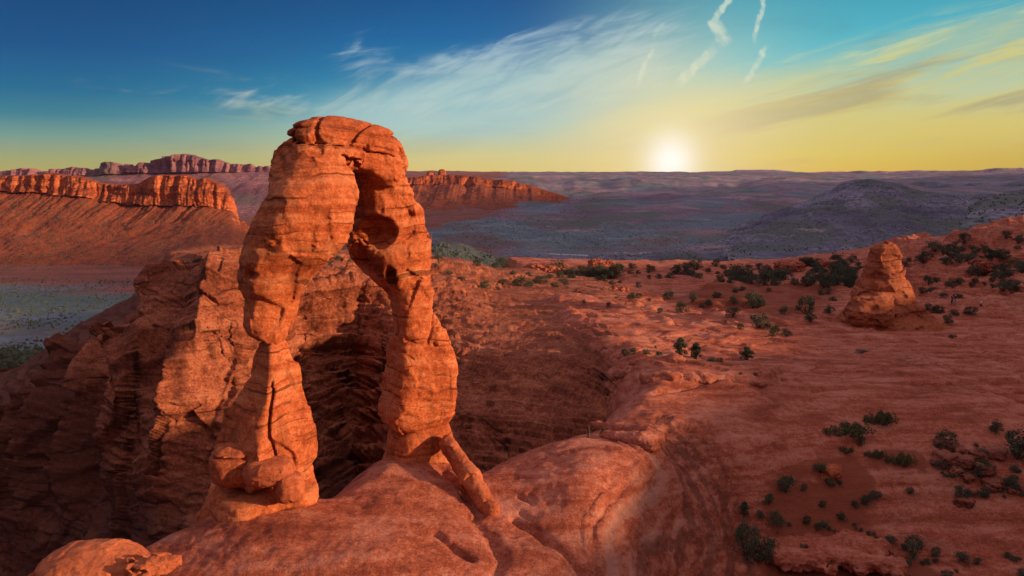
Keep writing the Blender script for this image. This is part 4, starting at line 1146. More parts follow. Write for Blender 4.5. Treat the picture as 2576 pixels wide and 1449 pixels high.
ridge('hills', 'low sunlit rock bench at the left edge below the valley', [(-500, 930), (-100, 922), (0, 924), (130, 920), (240, 905), (330, 930)], [(-500, 1300), (330, 1300)], 150, 170, M['canyon'], [(-500, 980), (0, 962), (130, 958), (240, 950), (330, 960)], 40, 2.4, 1 / 9.0, 1.6, 300, [6, 40, 40, 30, 14, 8, 6], seed=27.0)

# added rock wall, unseen at the right, shaped to shade the bowl and plain
SH = []
for Yc, xo, zt in [(-80, 60, 11.0), (0, 53, 9.3), (30, 54, 9.2), (50, 62, 9.2), (65, 76, 9.2), (80, 92, 8.5), (110, 112, 8), (150, 140, 11), (220, 190, 18), (300, 260, 10), (380, 330, -5)]:
    SH.append([(xo - 14, Yc, -14), (xo - 5, Yc, -6), (xo - 1, Yc, zt * 0.55), (xo + 1, Yc, zt * 0.93), (xo + 5, Yc, zt), (xo + 40, Yc, zt), (xo + 70, Yc, -20)])
SH = np.array(SH, float)
ti = np.linspace(0, len(SH) - 1, 200); tj = np.linspace(0, SH.shape[1] - 1, 90)
G0 = np.stack([np.stack([np.interp(ti, np.arange(len(SH)), SH[:, k, c]) for k in range(SH.shape[1])], 1) for c in range(3)], -1)
G1 = np.stack([np.stack([np.interp(tj, np.arange(SH.shape[1]), G0[i, :, c]) for i in range(len(ti))], 0) for c in range(3)], -1)
x, y, z = G1[..., 0], G1[..., 1], G1[..., 2]
G1[..., 0] += 3.5 * fbm(x * 0.06, y * 0.06, z * 0.05, 4) + 1.2 * fbm(0 * z, 0 * z, z * 0.5, 4)
G1[..., 2] += 2.5 * fbm(x * 0.05, y * 0.05, 3 + 0 * z, 4)
tag(new_mesh('cliff', G1.reshape(-1, 3), grid_faces(200, 90)[:, ::-1], M['canyon']), 'added unseen rock wall shading the bowl from the right', None, None, 'structure')

# high tableland added unseen at the far right, shaped to shade the valley
SH = []
for Yc, xo, zt in [(-3500, 2300, 260), (-400, 2300, 290), (250, 2300, 490), (1500, 2500, 510), (3000, 3000, 400), (5000, 4200, 240), (7500, 5600, 90)]:
    SH.append([(xo - 500, Yc, -110), (xo - 160, Yc, zt * 0.3), (xo - 60, Yc, zt * 0.55), (xo, Yc, zt), (xo + 900, Yc, zt), (xo + 1500, Yc, -200)])
SH = np.array(SH, float)
ti = np.linspace(0, len(SH) - 1, 160); tj = np.linspace(0, SH.shape[1] - 1, 60)
G0 = np.stack([np.stack([np.interp(ti, np.arange(len(SH)), SH[:, k, c]) for k in range(SH.shape[1])], 1) for c in range(3)], -1)
G1 = np.stack([np.stack([np.interp(tj, np.arange(SH.shape[1]), G0[i, :, c]) for i in range(len(ti))], 0) for c in range(3)], -1)
x, y, z = G1[..., 0], G1[..., 1], G1[..., 2]
G1[..., 0] += 120 * fbm(x * 0.002, y * 0.002, z * 0.002, 4)
G1[..., 2] += 30 * fbm(x * 0.004, y * 0.004, 3 + 0 * z, 4)
tag(new_mesh('shade_tableland', G1.reshape(-1, 3), grid_faces(160, 60)[:, ::-1], M['mountain']), 'high tableland added out of view to shade the valley', None, None, 'structure')

# ------------------------------------------------------------------ haze
hz = bpy.data.materials.new('haze'); hz.use_nodes = True
nt = hz.node_tree; nt.nodes.clear()
o = nt.nodes.new('ShaderNodeOutputMaterial'); pv = nt.nodes.new('ShaderNodeVolumePrincipled')
pv.inputs['Color'].default_value = (0.62, 0.56, 0.95, 1); pv.inputs['Density'].default_value = 1.1e-5; pv.inputs['Anisotropy'].default_value = 0.2
nt.links.new(pv.outputs[0], o.inputs['Volume'])
HX, HY0, HY1, HZ0, HZ1 = 16000, -4500, 21000, -700, 700
hv = [(sx * HX, yy, zz) for zz in (HZ0, HZ1) for yy in (HY0, HY1) for sx in (-1, 1)]
hf = [(0, 2, 3, 1), (4, 5, 7, 6), (0, 1, 5, 4), (2, 6, 7, 3), (0, 4, 6, 2), (1, 3, 7, 5)]
tag(new_mesh('haze', hv, hf, hz, smooth=False), None, None, None, 'stuff')

# ------------------------------------------------------------------ shrubs and trees
M['leaf'] = leaf_mat('shrub_leaf', (0.028, 0.046, 0.024), (0.125, 0.135, 0.080))
M['leaf_pale'] = leaf_mat('mat_leaf', (0.07, 0.085, 0.035), (0.13, 0.125, 0.05))
M['bark'] = plain_mat('bark', (0.09, 0.06, 0.045), 0.9, 0.35, 8.0)


def tubes(paths, k=5):
    V, Fc = [], []
    for pts, rad in paths:
        pts = np.array(pts, float); n0 = len(V)
        for i, p in enumerate(pts):
            d = pts[min(i + 1, len(pts) - 1)] - pts[max(i - 1, 0)]; d /= np.linalg.norm(d) + 1e-9
            a = np.cross(d, (0.3, 0.9, 0.2)); a /= np.linalg.norm(a) + 1e-9; b = np.cross(d, a)
            for j in range(k):
                q = 2 * math.pi * j / k
                V.append(p + rad[i] * (math.cos(q) * a + math.sin(q) * b))
        for i in range(len(pts) - 1):
            for j in range(k):
                Fc.append((n0 + i * k + j, n0 + i * k + (j + 1) % k, n0 + (i + 1) * k + (j + 1) % k, n0 + (i + 1) * k + j))
    return np.array(V), np.array(Fc)


def leaves(centres, radii, per, size, rs, flat=0.8):
    """small leaf faces through a set of clumps"""
    V, Fc = [], []
    for c, r in zip(centres, radii):
        n = per
        d = rs.normal(size=(n, 3)); d /= np.linalg.norm(d, axis=1)[:, None]
        p = c + d * (r * rs.uniform(0.35, 1.0, (n, 1)) ** 0.6) * np.array((1, 1, flat))
        a = rs.normal(size=(n, 3)); a /= np.linalg.norm(a, axis=1)[:, None]
        b = np.cross(a, rs.normal(size=(n, 3))); b /= np.linalg.norm(b, axis=1)[:, None]
        s = size * rs.uniform(0.6, 1.3, (n, 1))
        k = len(V) * 4
        for q in range(n):
            V.append(np.array([p[q] - a[q] * s[q], p[q] - b[q] * s[q] * 0.5, p[q] + a[q] * s[q], p[q] + b[q] * s[q] * 0.5]))
    V = np.concatenate(V); V[:, 2] = np.maximum(V[:, 2], 0.0)
    return V, np.arange(len(V)).reshape(-1, 4)


def shrub_shape(seed, kind):
    rs = np.random.default_rng(seed)
    C, Rr, st = [], [], []
    if kind == 'round':
        for i in range(26):
            a = rs.uniform(0, 2 * math.pi); e = rs.uniform(0, 1) ** 0.8
            r = 0.52 * math.sqrt(rs.uniform(0.05, 1)) * (1.1 - 0.45 * e)
            c = np.array((r * math.cos(a), r * math.sin(a), 0.10 + 0.72 * e * (1 - 0.8 * r * r))); C.append(c); Rr.append(rs.uniform(0.13, 0.22))
    elif kind == 'mat':
        for i in range(34):
            a = rs.uniform(0, 2 * math.pi); r = 0.9 * math.sqrt(rs.uniform(0, 1))
            C.append(np.array((r * math.cos(a), 0.6 * r * math.sin(a), 0.08 + rs.uniform(0, 0.10)))); Rr.append(rs.uniform(0.10, 0.16))
    else:
        for i in range(34):
            e = rs.uniform(0.08, 1); a = rs.uniform(0, 2 * math.pi)
            r = (0.36 * (1 - e) ** 0.7 + 0.05) * math.sqrt(rs.uniform(0.05, 1)) * (1.0 if e > 0.2 else 0.8)
            C.append(np.array((r * math.cos(a), r * math.sin(a), 0.06 + 0.86 * e))); Rr.append(rs.uniform(0.08, 0.15))
    for c in C[::2]:
        st.append(([(0.1 * c[0], 0.1 * c[1], -0.08), (0.5 * c[0], 0.5 * c[1], 0.45 * c[2]), tuple(c)], [0.022, 0.016, 0.006]))
    if kind == 'tree': st.append(([(0, 0, -0.08), (0.01, 0, 0.3), (-0.01, 0.01, 0.85)], [0.05, 0.04, 0.012]))
    lv = leaves(C, Rr, 62, 0.038 if kind != 'mat' else 0.032, rs, 0.8)
    return lv, tubes(st)


def mesh_only(name, V, Fc, mat):
    o = new_mesh(name, V, Fc, mat, smooth=False); me = o.data
    bpy.data.objects.remove(o); return me


PROTO = {}
for kind, n in (('round', 5), ('mat', 2), ('tree', 3)):
    PROTO[kind] = []
    for i in range(n):
        (lv, lf), (tv, tf) = shrub_shape(100 + 7 * i + len(kind), kind)
        both = mesh_only('shrub', np.vstack([lv, tv]), np.vstack([lf, tf + len(lv)]), M['leaf_pale' if kind == 'mat' else 'leaf'])
        both.materials.append(M['bark'])
        both.polygons.foreach_set('material_index', np.r_[np.zeros(len(lf), np.int32), np.ones(len(tf), np.int32)])
        PROTO[kind].append((mesh_only('foliage', lv, lf, M['leaf_pale' if kind == 'mat' else 'leaf']), mesh_only('stem', tv, tf, M['bark']), both))

RS = random.Random(5)
NSH = [0]


def plant(u, v, wpx, hpx, label, cat='shrub', group=None, kind='round', parts=False, name=None):
    q = hit(u, v)
    if q is None: return None
    s = q[1] / FPX
    W, H = wpx * s, hpx * s
    pr = RS.choice(PROTO[kind])
    nm = name or {'round': 'shrub', 'mat': 'ground_cover', 'tree': 'juniper_tree'}[kind]
    if kind == 'mat': nm = 'low_shrub'
    base = {'round': 1.25, 'mat': 1.9, 'tree': 0.8}[kind]; hb = {'round': 0.95, 'mat': 0.26, 'tree': 1.0}[kind]
    sc = (W / base, W / base * RS.uniform(0.85, 1.1), H / hb)
    if parts:
        r = empty(nm, q); r.scale = sc; r.rotation_euler[2] = RS.uniform(0, 6.28) if kind != 'mat' else RS.uniform(-0.3, 0.3)
        for me, pn_ in ((pr[0], 'crown' if kind == 'tree' else 'foliage'), (pr[1], 'trunk' if kind == 'tree' else 'stem')):
            c = bpy.data.objects.new(pn_, me); COL.objects.link(c); c.parent = r
    else:
        r = bpy.data.objects.new(nm, pr[2]); COL.objects.link(r); r.location = q; r.scale = sc; r.rotation_euler[2] = RS.uniform(0, 6.28)
    r.location.z -= 0.03 * H
    tag(r, label, cat, group); NSH[0] += 1
    return r


# trees that stand out
plant(1711, 894, 42, 50, 'taller of two dark conical junipers on the slickrock in the middle of the plain', 'tree', 'junipers on the slickrock', 'tree', True)
plant(1750, 904, 34, 46, 'shorter rounder juniper just right of the taller dark conical one', 'tree', 'junipers on the slickrock', 'tree', True)
plant(1878, 905, 46, 36, 'leaning juniper with a low skirt, by the lens shaped hollow', 'tree', 'junipers on the slickrock', 'tree', True)
plant(2487, 672, 30, 50, 'tall dark juniper standing out on the right hillside beside a lit block', 'tree', None, 'tree', True)
# near shrubs, one label each
NEAR = [
    (1520, 1098, 28, 26, 'small round shrub on the canyon rim beside the dead tree', 'round'),
    (1606, 1114, 9, 11, 'tiny tuft growing in the notch of the rim ledges', 'round'),
    (2218, 1068, 88, 34, 'yellowish low mat of shrub, the upper of two on the slickrock at the right', 'mat'),
    (2140, 1094, 140, 26, 'wide flat yellowish mat of shrub, the lower of two on the slickrock at the right', 'mat'),
    (2166, 1120, 28, 28, 'dark dot of a shrub at the lower edge of the wide flat mat', 'round'),
    (2128, 1140, 36, 18, 'low shrub where the slickrock meets the basin sand', 'mat'),
    (2205, 1152, 60, 20, 'low green mat on the sand below the dark dot shrub', 'mat'),
    (2270, 1170, 80, 30, 'broad low green mat at the top of the pale slab in the basin', 'mat'),
    (2062, 1188, 46, 28, 'shrub beside a small pale boulder at the top of the basin', 'round'),
    (1977, 1238, 62, 50, 'round dark shrub on the broken slope above the basin', 'round'),
    (2022, 1236, 22, 24, 'small upright shrub right of the round dark one on the broken slope', 'round'),
    (2087, 1222, 34, 26, 'spreading shrub on the sand below the small pale boulder', 'round'),
    (2113, 1218, 22, 12, 'flat little shrub at the tip of the pale slab', 'round'),
    (1934, 1268, 36, 32, 'shrub at the foot of the broken slope', 'round'),
    (1872, 1295, 30, 40, 'tall thin shrub on the broken slope, the one farthest left there', 'tree'),
    (1912, 1300, 30, 22, 'small shrub between the tall thin one and a larger one lower on the slope', 'round'),
    (1953, 1320, 54, 42, 'large shrub at the left edge of the basin sand', 'round'),
    (2030, 1318, 26, 28, 'shrub alone in the middle of the basin sand, the left of three', 'round'),
    (2070, 1274, 24, 20, 'little round shrub high on the basin sand', 'round'),
    (2072, 1328, 38, 24, 'wide shrub alone in the middle of the basin sand', 'round'),
    (2116, 1306, 32, 22, 'round shrub alone on the right part of the basin sand', 'round'),
    (2150, 1276, 26, 22, 'shrub of a pair at the edge of the pale slab, the left one', 'round'),
    (2178, 1270, 36, 30, 'shrub of a pair at the edge of the pale slab, the right one', 'round'),
    (2204, 1252, 44, 22, 'shrub spreading onto the pale slab', 'round'),
    (2290, 1240, 26, 18, 'small shrub in the middle of the pale slab', 'round'),
    (2379, 1126, 66, 54, 'open branched shrub at the right above the rubble', 'round'),
    (2504, 1088, 42, 38, 'round dark shrub near the right edge, above the rubble', 'round'),
    (2560, 1150, 96, 88, 'big dark shrub cut by the right edge of the view', 'round'),
    (2298, 1400, 80, 62, 'big round dark shrub low in the basin at the right', 'round'),
    (2354, 1398, 34, 30, 'smaller shrub against the right side of the big round one', 'round'),
    (1880, 1400, 90, 104, 'big dark juniper bush at the bottom of the bowl, the left one of a clump', 'round'),
    (1930, 1408, 80, 70, 'lower bush on the right of the big juniper bush clump', 'round'),
    (2016, 1400, 44, 42, 'dark shrub at the left end of the tan rock slab in the basin', 'round'),
    (2050, 1404, 20, 26, 'small shrub right of the dark one by the tan rock slab', 'round'),
    (2192, 1355, 36, 26, 'shrub right of the tan rock slab', 'round'),
    (2240, 1362, 34, 18, 'low shrub between the tan rock slab and the big round one', 'round'),
    (2420, 1250, 60, 34, 'dark shrub in the rubble at the right, below the open branched one', 'round'),
    (2470, 1190, 70, 36, 'dark sprawling shrub in the middle of the rubble', 'round'),
    (2540, 1230, 60, 40, 'dark shrub in the rubble at the right edge', 'round'),
    (2420, 1410, 50, 26, 'low shrub at the bottom right corner', 'round'),
]
for (u, v, w, h, lab, kd) in NEAR: plant(u, v, w, h, lab, 'shrub', None, kd, True)
# plain shrubs
SANDL = 'dark green shrub scattered on the red sand left of the spire'
PLAIN = [(1844, 796, 46, 26), (1845, 762, 26, 20), (1897, 774, 66, 48), (1910, 824, 68, 42), (1862, 829, 26, 18), (1948, 846, 36, 32), (1978, 846, 32, 24), (1972, 791, 32, 26), (2030, 790, 62, 52), (2037, 808, 36, 28), (2085, 788, 38, 24),
         (2095, 758, 26, 14), (2064, 743, 22, 18), (2084, 739, 24, 14), (1933, 732, 16, 10), (1868, 732, 26, 14), (1850, 736, 24, 14), (1807, 749, 24, 16), (1781, 767, 24, 18), (1714, 785, 40, 30), (1660, 788, 20, 16), (1745, 755, 30, 22),
         (1683, 752, 42, 26), (1783, 765, 18, 12), (1800, 749, 24, 18), (1766, 772, 18, 12), (1634, 758, 12, 10), (1825, 812, 16, 10)]
for (u, v, w, h) in PLAIN: plant(u, v, w, h, SANDL, 'shrub', 'shrubs on the red sand left of the spire')
for (u, v, w, h) in [(1550, 758, 20, 14), (1531, 772, 18, 14), (1469, 762, 14, 12), (1547, 737, 28, 24), (1589, 752, 30, 20), (1606, 752, 26, 18), (1540, 716, 22, 14), (1560, 712, 14, 10), (1605, 722, 20, 16)]:
    plant(u, v, w, h, 'dark shrub on the bare ledges between the canyon edge and the red sand', 'shrub', 'shrubs on the ledges by the canyon edge')
for (u, v, w, h, l) in [(1571, 895, 28, 22, 'leftmost shrub of the short row on the slickrock, left of the junipers'), (1592, 891, 30, 18, 'second shrub of the short row on the slickrock, touching the leftmost'), (1625, 890, 26, 14, 'third and widest spaced shrub of the short row on the slickrock'),
                        (1657, 895, 20, 14, 'last shrub of the short row on the slickrock, nearest the junipers'), (1649, 876, 10, 8, 'tiny shrub above the short row on the slickrock'), (1790, 908, 30, 10, 'flat shrub on sand right of the two conical junipers'), (1812, 909, 24, 10, 'flat shrub left of the leaning juniper'),
                        (2167, 887, 40, 10, 'flat shrub on bare rock below the spire'), (2395, 851, 24, 12, 'shrub on bare rock by the hollow right of the spire'), (1862, 944, 12, 9, 'left one of two tiny shrubs on the ledge at the head of the bowl'), (1900, 946, 16, 10, 'right one of two tiny shrubs on the ledge at the head of the bowl'),
                        (2332, 779, 32, 20, 'round shrub on the right shoulder of the spire'), (2361, 789, 40, 24, 'wide shrub right of the round one by the spire'), (2383, 812, 30, 26, 'lowest round shrub right of the spire'), (2400, 791, 30, 14, 'flat shrub between the spire and the lone hiker'), (2442, 789, 44, 22, 'wide shrub just left of the lone hiker'),
                        (2319, 737, 26, 18, 'shrub touching the upper right side of the spire'), (2345, 735, 30, 16, 'shrub above the two hikers, nearer the spire'), (2372, 746, 30, 12, 'flat shrub left of the two hikers'), (2408, 750, 34, 12, 'flat shrub behind the two hikers')]:
    plant(u, v, w, h, l, 'shrub')


def scatter(n, poly, wr, label, group, aspect=(0.5, 0.8), seed=1, kind='round', mind=9):
    r = random.Random(seed); got = []; us = [p[0] for p in poly]; vs = [p[1] for p in poly]; tries = 0
    P = np.array(poly, float)
    while len(got) < n and tries < n * 60:
        tries += 1
        u, v = r.uniform(min(us), max(us)), r.uniform(min(vs), max(vs))
        if not poly_inside(np.array([u]), np.array([v]), P)[0]: continue
        if any(abs(u - a) < mind and abs(v - b) < mind * 0.45 for a, b in got): continue
        w = r.uniform(*wr) * r.choice((0.6, 0.8, 1.0, 1.25)); got.append((u, v))
        plant(u, v, w, w * r.uniform(*aspect), label, 'shrub', group, kind)


scatter(34, [(1800, 700), (1900, 694), (2010, 700), (2160, 704), (2160, 722), (2080, 726), (1990, 722), (1880, 718), (1800, 714)], (30, 50), 'bushy dark green shrub in the dense belt behind the red sand', 'shrubs in the belt behind the red sand', (0.6, 0.85), 2)
scatter(40, [(1560, 676), (1700, 668), (1860, 664), (2000, 664), (2140, 668), (2150, 690), (1900, 694), (1780, 702), (1650, 706), (1560, 700)], (20, 38), 'shrub near the far edge of the plain, beyond the belt', 'shrubs near the far edge of the plain', (0.45, 0.75), 3)
scatter(22, [(1400, 690), (1470, 682), (1560, 690), (1550, 704), (1480, 712), (1400, 706)], (28, 46), 'shrub in the thicket beside the orange outcrops', 'shrubs in the thicket by the orange outcrops', (0.5, 0.75), 4)
scatter(62, [(2270, 650), (2400, 612), (2576, 590), (2640, 600), (2640, 720), (2576, 735), (2450, 722), (2330, 725), (2280, 700)], (26, 52), 'dark shrub on the ledges of the right hillside', 'shrubs on the right hillside', (0.4, 0.7), 5)
scatter(18, [(2010, 668), (2140, 655), (2190, 640), (2180, 690), (2060, 690)], (24, 44), 'shrub among rounded outcrops left of the spire top', 'shrubs left of the spire top', (0.4, 0.7), 6)
scatter(14, [(1920, 1330), (2160, 1300), (2180, 1340), (2000, 1375)], (10, 18), 'tiny tuft on the sand of the basin', 'tufts on the basin sand', (0.5, 0.8), 8)
scatter(26, [(2380, 1130), (2600, 1110), (2600, 1260), (2420, 1260), (2350, 1190)], (18, 44), 'dark tuft in the rubble at the right', 'tufts in the rubble at the right', (0.4, 0.7), 9)
scatter(20, [(2240, 1410), (2600, 1380), (2600, 1470), (1980, 1470), (2000, 1430)], (16, 36), 'dark tuft along the bottom edge of the basin', 'tufts at the bottom edge', (0.4, 0.7), 10)

# shrubs on the canyon wall's ledges: drop them onto the built wall
dg = bpy.context.evaluated_depsgraph_get()


def ray_plant(u, v, w, h, label, group):
    x, y, z = ray(u, v); d = Vector((x, y, z)).normalized()
    o = Vector((0, 0, CAMZ)) + d * 60
    ok, loc, nor, idx, ob, m = S.ray_cast(dg, o, d)
    if not ok or loc.y > 420: return
    s = loc.y / FPX; pr = RS.choice(PROTO['round'])
    r = bpy.data.objects.new('shrub', pr[2]); COL.objects.link(r); r.location = loc; r.location.z -= 0.1
    r.scale = (w * s / 1.25, w * s / 1.25, h * s / 0.95); r.rotation_euler[2] = RS.uniform(0, 6)
    tag(r, label, 'shrub', group); NSH[0] += 1


dg.update()
for (u, v, w, h) in [(1103, 662, 28, 24), (1097, 672, 14, 10), (1265, 672, 36, 28), (1246, 675, 26, 18), (1200, 668, 26, 18), (1220, 724, 34, 24), (1265, 717, 34, 18), (1307, 718, 48, 28), (1330, 722, 34, 22), (1252, 730, 18, 14), (1360, 712, 50, 22),
                     (1395, 722, 28, 16), (1290, 690, 22, 12), (1330, 694, 20, 12), (1130, 690, 26, 12), (1160, 705, 26, 12), (850, 652, 20, 12), (880, 657, 16, 10), (830, 668, 14, 10), (500, 658, 34, 12), (470, 662, 16, 8), (560, 652, 14, 8), (1420, 716, 34, 18), (1380, 700, 30, 16)]:
    ray_plant(u, v, w, h, 'shrub on the ledges along the top of the canyon wall', 'shrubs on top of the canyon wall')

# dead tree on the rim
q = hit(1481, 1101); s = q[1] / FPX
dt = empty('dead_tree', q); dt.scale = (s,) * 3
tag(dt, 'small twisted dead tree with bare raised limbs on the canyon rim', 'tree')
tv, tf = tubes([([(0, 0, -3), (-1, 0, 6), (1, 1, 14), (0, 0, 24), (-1, 0, 36)], [3.2, 2.6, 2.0, 1.4, 0.5])], 7); new_mesh('trunk', tv, tf, M['bark'], parent=dt)
for pts in ([(1, 0, 14), (5, 1, 18), (8, 0, 23), (12, -1, 26)], [(-0.5, 0, 11), (-5, 1, 14), (-9, 0, 20)], [(0, 0, 24), (3, 1, 28), (4, 0, 33)], [(0, 1, 18), (2, 4, 24), (1, 6, 30)]):
    tv, tf = tubes([(pts, list(np.linspace(1.4, 0.4, len(pts))))], 5); new_mesh('limb', tv, tf, M['bark'], parent=dt)
rs = np.random.default_rng(3)
lv, lf = leaves([np.array(c, float) for c in ((12, -1, 27), (8, 0, 25), (-1, 0, 36), (4, 0, 33), (-0.5, 1, 4))], [2.2, 1.8, 2.4, 1.8, 3.0], 26, 0.9, rs); new_mesh('foliage', lv, lf, M['leaf'], smooth=False, parent=dt)

# rocks lying in the basin
p = hit(2091, 1192); boulder('boulder', 'small pale boulder at the top of the basin sand', 'boulder', (p[0], p[1], p[2] + 0.12), (0.5, 0.4, 0.3), 0.3, 2.6, 11.0, 0.15, vox=0.05)
p = hit(2060, 1375)
F = Field((p[0] - 4, p[1] - 3.5, p[2] - 1.0), (p[0] + 4, p[1] + 3.5, p[2] + 1.0), 0.08)
F.ellip((p[0], p[1], p[2] - 0.05), (2.9, 1.5, 0.28), -0.15, 3.5)
F.add(lambda x, y, z: craggy(x, y, z, 0.3, 0.5, 95.0) + craggy(x, y, z, 0.08, 2.0, 3.0), 0.8)
tag(F.mesh('rock_slab', M['ground'], None, p), 'flat tan rock slab lying on the sand of the basin', 'rock slab')
r_ = random.Random(4)
for i in range(26):
    u, v = r_.uniform(2360, 2590), r_.uniform(1120, 1270)
    p = hit(u, v)
    if p is None: continue
    w = r_.choice((0.16, 0.2, 0.28, 0.4, 0.55))
    boulder('boulder', 'dark block in the rubble near the right edge', 'boulder', (p[0], p[1], p[2] + w * 0.2), (w, w * 0.8, w * 0.5), r_.uniform(0, 3), 4.5, i * 1.7, 0.10, M['rubble'], vox=max(0.03, w * 0.1), group='blocks in the rubble at the right')

# scrub of the far slopes: thousands of distant dots
rs = np.random.default_rng(8)
tet = np.array([(0.6, 0, 0), (-0.3, 0.5, 0), (-0.3, -0.5, 0), (0.35, 0.1, 0.6), (-0.25, 0.3, 0.62), (-0.2, -0.35, 0.55), (0, 0, 0.85)])
tfc = np.array([(0, 1, 4), (0, 4, 3), (1, 2, 5), (1, 5, 4), (2, 0, 3), (2, 3, 5), (3, 4, 6), (4, 5, 6), (5, 3, 6)])
VV, FF = [], []
from mathutils.bvhtree import BVHTree
trees = [(BVHTree.FromObject(o, dg), o) for o in bpy.data.objects if o.type == 'MESH' and o.get('kind') == 'structure' and o.name.split('.')[0] in ('valley_floor', 'mesa', 'hills')]
zones = [((0, 430), (700, 925), 3200, (1.0, 2.4)), ((0, 640), (500, 680), 2600, (1.0, 2.3)), ((1080, 1900), (560, 660), 1200, (1.2, 2.6)), ((1830, 2576), (470, 660), 1800, (1.2, 2.6)), ((1030, 1330), (620, 690), 600, (0.7, 1.4)), ((1030, 1500), (460, 560), 500, (2.0, 3.6))]
for (u0, u1), (v0, v1), n, (a, b) in zones:
    for i in range(n):
        u, v = rs.uniform(u0, u1), rs.uniform(v0, v1)
        x, y, z = ray(u, v); d = Vector((x, y, z)).normalized(); best = None
        for bt, o in trees:
            l, nn, ii, dist = bt.ray_cast(Vector((0, 0, CAMZ)), d)
            if l is not None and (best is None or dist < best[1]): best = (l, dist, nn)
        if best is None or abs(best[2].z) < 0.35 or best[1] > 4500: continue
        if pn(best[0].x * 0.012, best[0].y * 0.008, 3.0) < rs.uniform(-0.45, 0.25): continue
        s = rs.uniform(a, b); ang = rs.uniform(0, 6.3); c_, s_ = math.cos(ang), math.sin(ang)
        w = tet * s * rs.uniform(0.8, 1.2, (1, 3))
        FF.append(tfc + 7 * len(VV)); VV.append(np.c_[w[:, 0] * c_ - w[:, 1] * s_, w[:, 0] * s_ + w[:, 1] * c_, w[:, 2] - 0.1 * s] + np.array(best[0]))
tag(new_mesh('scrub', np.concatenate(VV), np.concatenate(FF), M['leaf'], smooth=False), 'dark scrub dotting the far valley and slopes', None, None, 'stuff')

# ------------------------------------------------------------------ valley roads, parked cars
M['road'] = plain_mat('pale_gravel', (0.40, 0.37, 0.34), 0.9, 0.15, 0.05)
vt = [t for t in trees if t[1].name == 'valley_floor'][0][0]


def vhit(u, v):
    x, y, z = ray(u, v)
    l, n, i, d = vt.ray_cast(Vector((0, 0, CAMZ)), Vector((x, y, z)).normalized())
    return None if l is None else np.array(l)


def road(pts, wid, label):
    P = [vhit(*p) for p in pts]; P = [p for p in P if p is not None]
    if len(P) < 2: return
    t = np.linspace(0, len(P) - 1, 60); Q = np.stack([np.interp(t, np.arange(len(P)), [p[k] for p in P]) for k in range(3)], 1)
    T = np.gradient(Q, axis=0); T[:, 2] = 0; T /= np.linalg.norm(T, axis=1)[:, None] + 1e-9
    Nn = np.c_[-T[:, 1], T[:, 0], 0 * T[:, 0]]
    L, Rr = Q + Nn * wid / 2, Q - Nn * wid / 2
    for A in (L, Rr):
        for i in range(len(A)):
            l, n, ii, d = vt.ray_cast(Vector((A[i, 0], A[i, 1], 400)), Vector((0, 0, -1)))
            if l is not None: A[i, 2] = l.z + 0.35
    G = np.stack([L, Rr], 1)
    tag(new_mesh('road', G.reshape(-1, 3), grid_faces(len(Q), 2), M['road']), label, None, None, 'structure')


road([(1380, 639), (1420, 641), (1486, 644)], 16, 'long pale stretch of road in the valley')
road([(1178, 604), (1200, 603), (1220, 602.5)], 34, 'pale strip in the valley, the upper of two right of the arch')
road([(1228, 619.5), (1245, 618), (1262, 617)], 26, 'pale strip in the valley, the lower of two right of the arch')
road([(1488, 650), (1540, 652), (1600, 651), (1650, 648), (1670, 644), (1640, 640)], 7, 'thin dirt road curving below the parked cars')
road([(1545, 639), (1600, 640), (1660, 640.5), (1720, 641), (1760, 640)], 14, 'gravel strip where cars are parked')

CP = {}
for nm, c in (('white', (0.8, 0.8, 0.82)), ('blue', (0.25, 0.42, 0.62)), ('silver', (0.55, 0.57, 0.6))): CP[nm] = plain_mat('car_paint_' + nm, c, 0.25, 0.03, 1.0)
M['glass'] = plain_mat('car_glass', (0.03, 0.04, 0.05), 0.08, 0.1, 1.0); M['tyre'] = plain_mat('tyre_rubber', (0.02, 0.02, 0.02), 0.9, 0.1, 1.0)


def car_shapes():
    prof = [(-2.2, .35), (-2.25, .75), (-2.1, .95), (-1.9, 1.0), (-1.3, 1.48), (0.5, 1.5), (1.15, 1.02), (2.0, .9), (2.25, .7), (2.2, .35)]
    cab = [(-1.55, 1.02), (-1.18, 1.40), (0.45, 1.42), (0.95, 1.04)]

    def ext(pr, w):
        n = len(pr); V = [(x, -w, z) for x, z in pr] + [(x, w, z) for x, z in pr]
        F_ = [(i, (i + 1) % n, n + (i + 1) % n, n + i) for i in range(n)]
        bm = bmesh.new(); vs = [bm.verts.new(v) for v in V]
        for f in F_: bm.faces.new([vs[i] for i in f])
        bm.faces.new(vs[:n][::-1]); bm.faces.new(vs[n:])
        bmesh.ops.recalc_face_normals(bm, faces=bm.faces[:])
        me = bpy.data.meshes.new('car_shell'); bm.to_mesh(me); bm.free(); return me
    body, glass = ext(prof, 0.88), ext(cab, 0.89)
    bm = bmesh.new(); bmesh.ops.create_cone(bm, cap_ends=True, segments=14, radius1=0.33, radius2=0.33, depth=0.22, matrix=Matrix.Rotation(R(90), 4, 'X'))
    wh = bpy.data.meshes.new('wheel'); bm.to_mesh(wh); bm.free()
    glass.materials.append(M['glass']); wh.materials.append(M['tyre'])
    return body, glass, wh


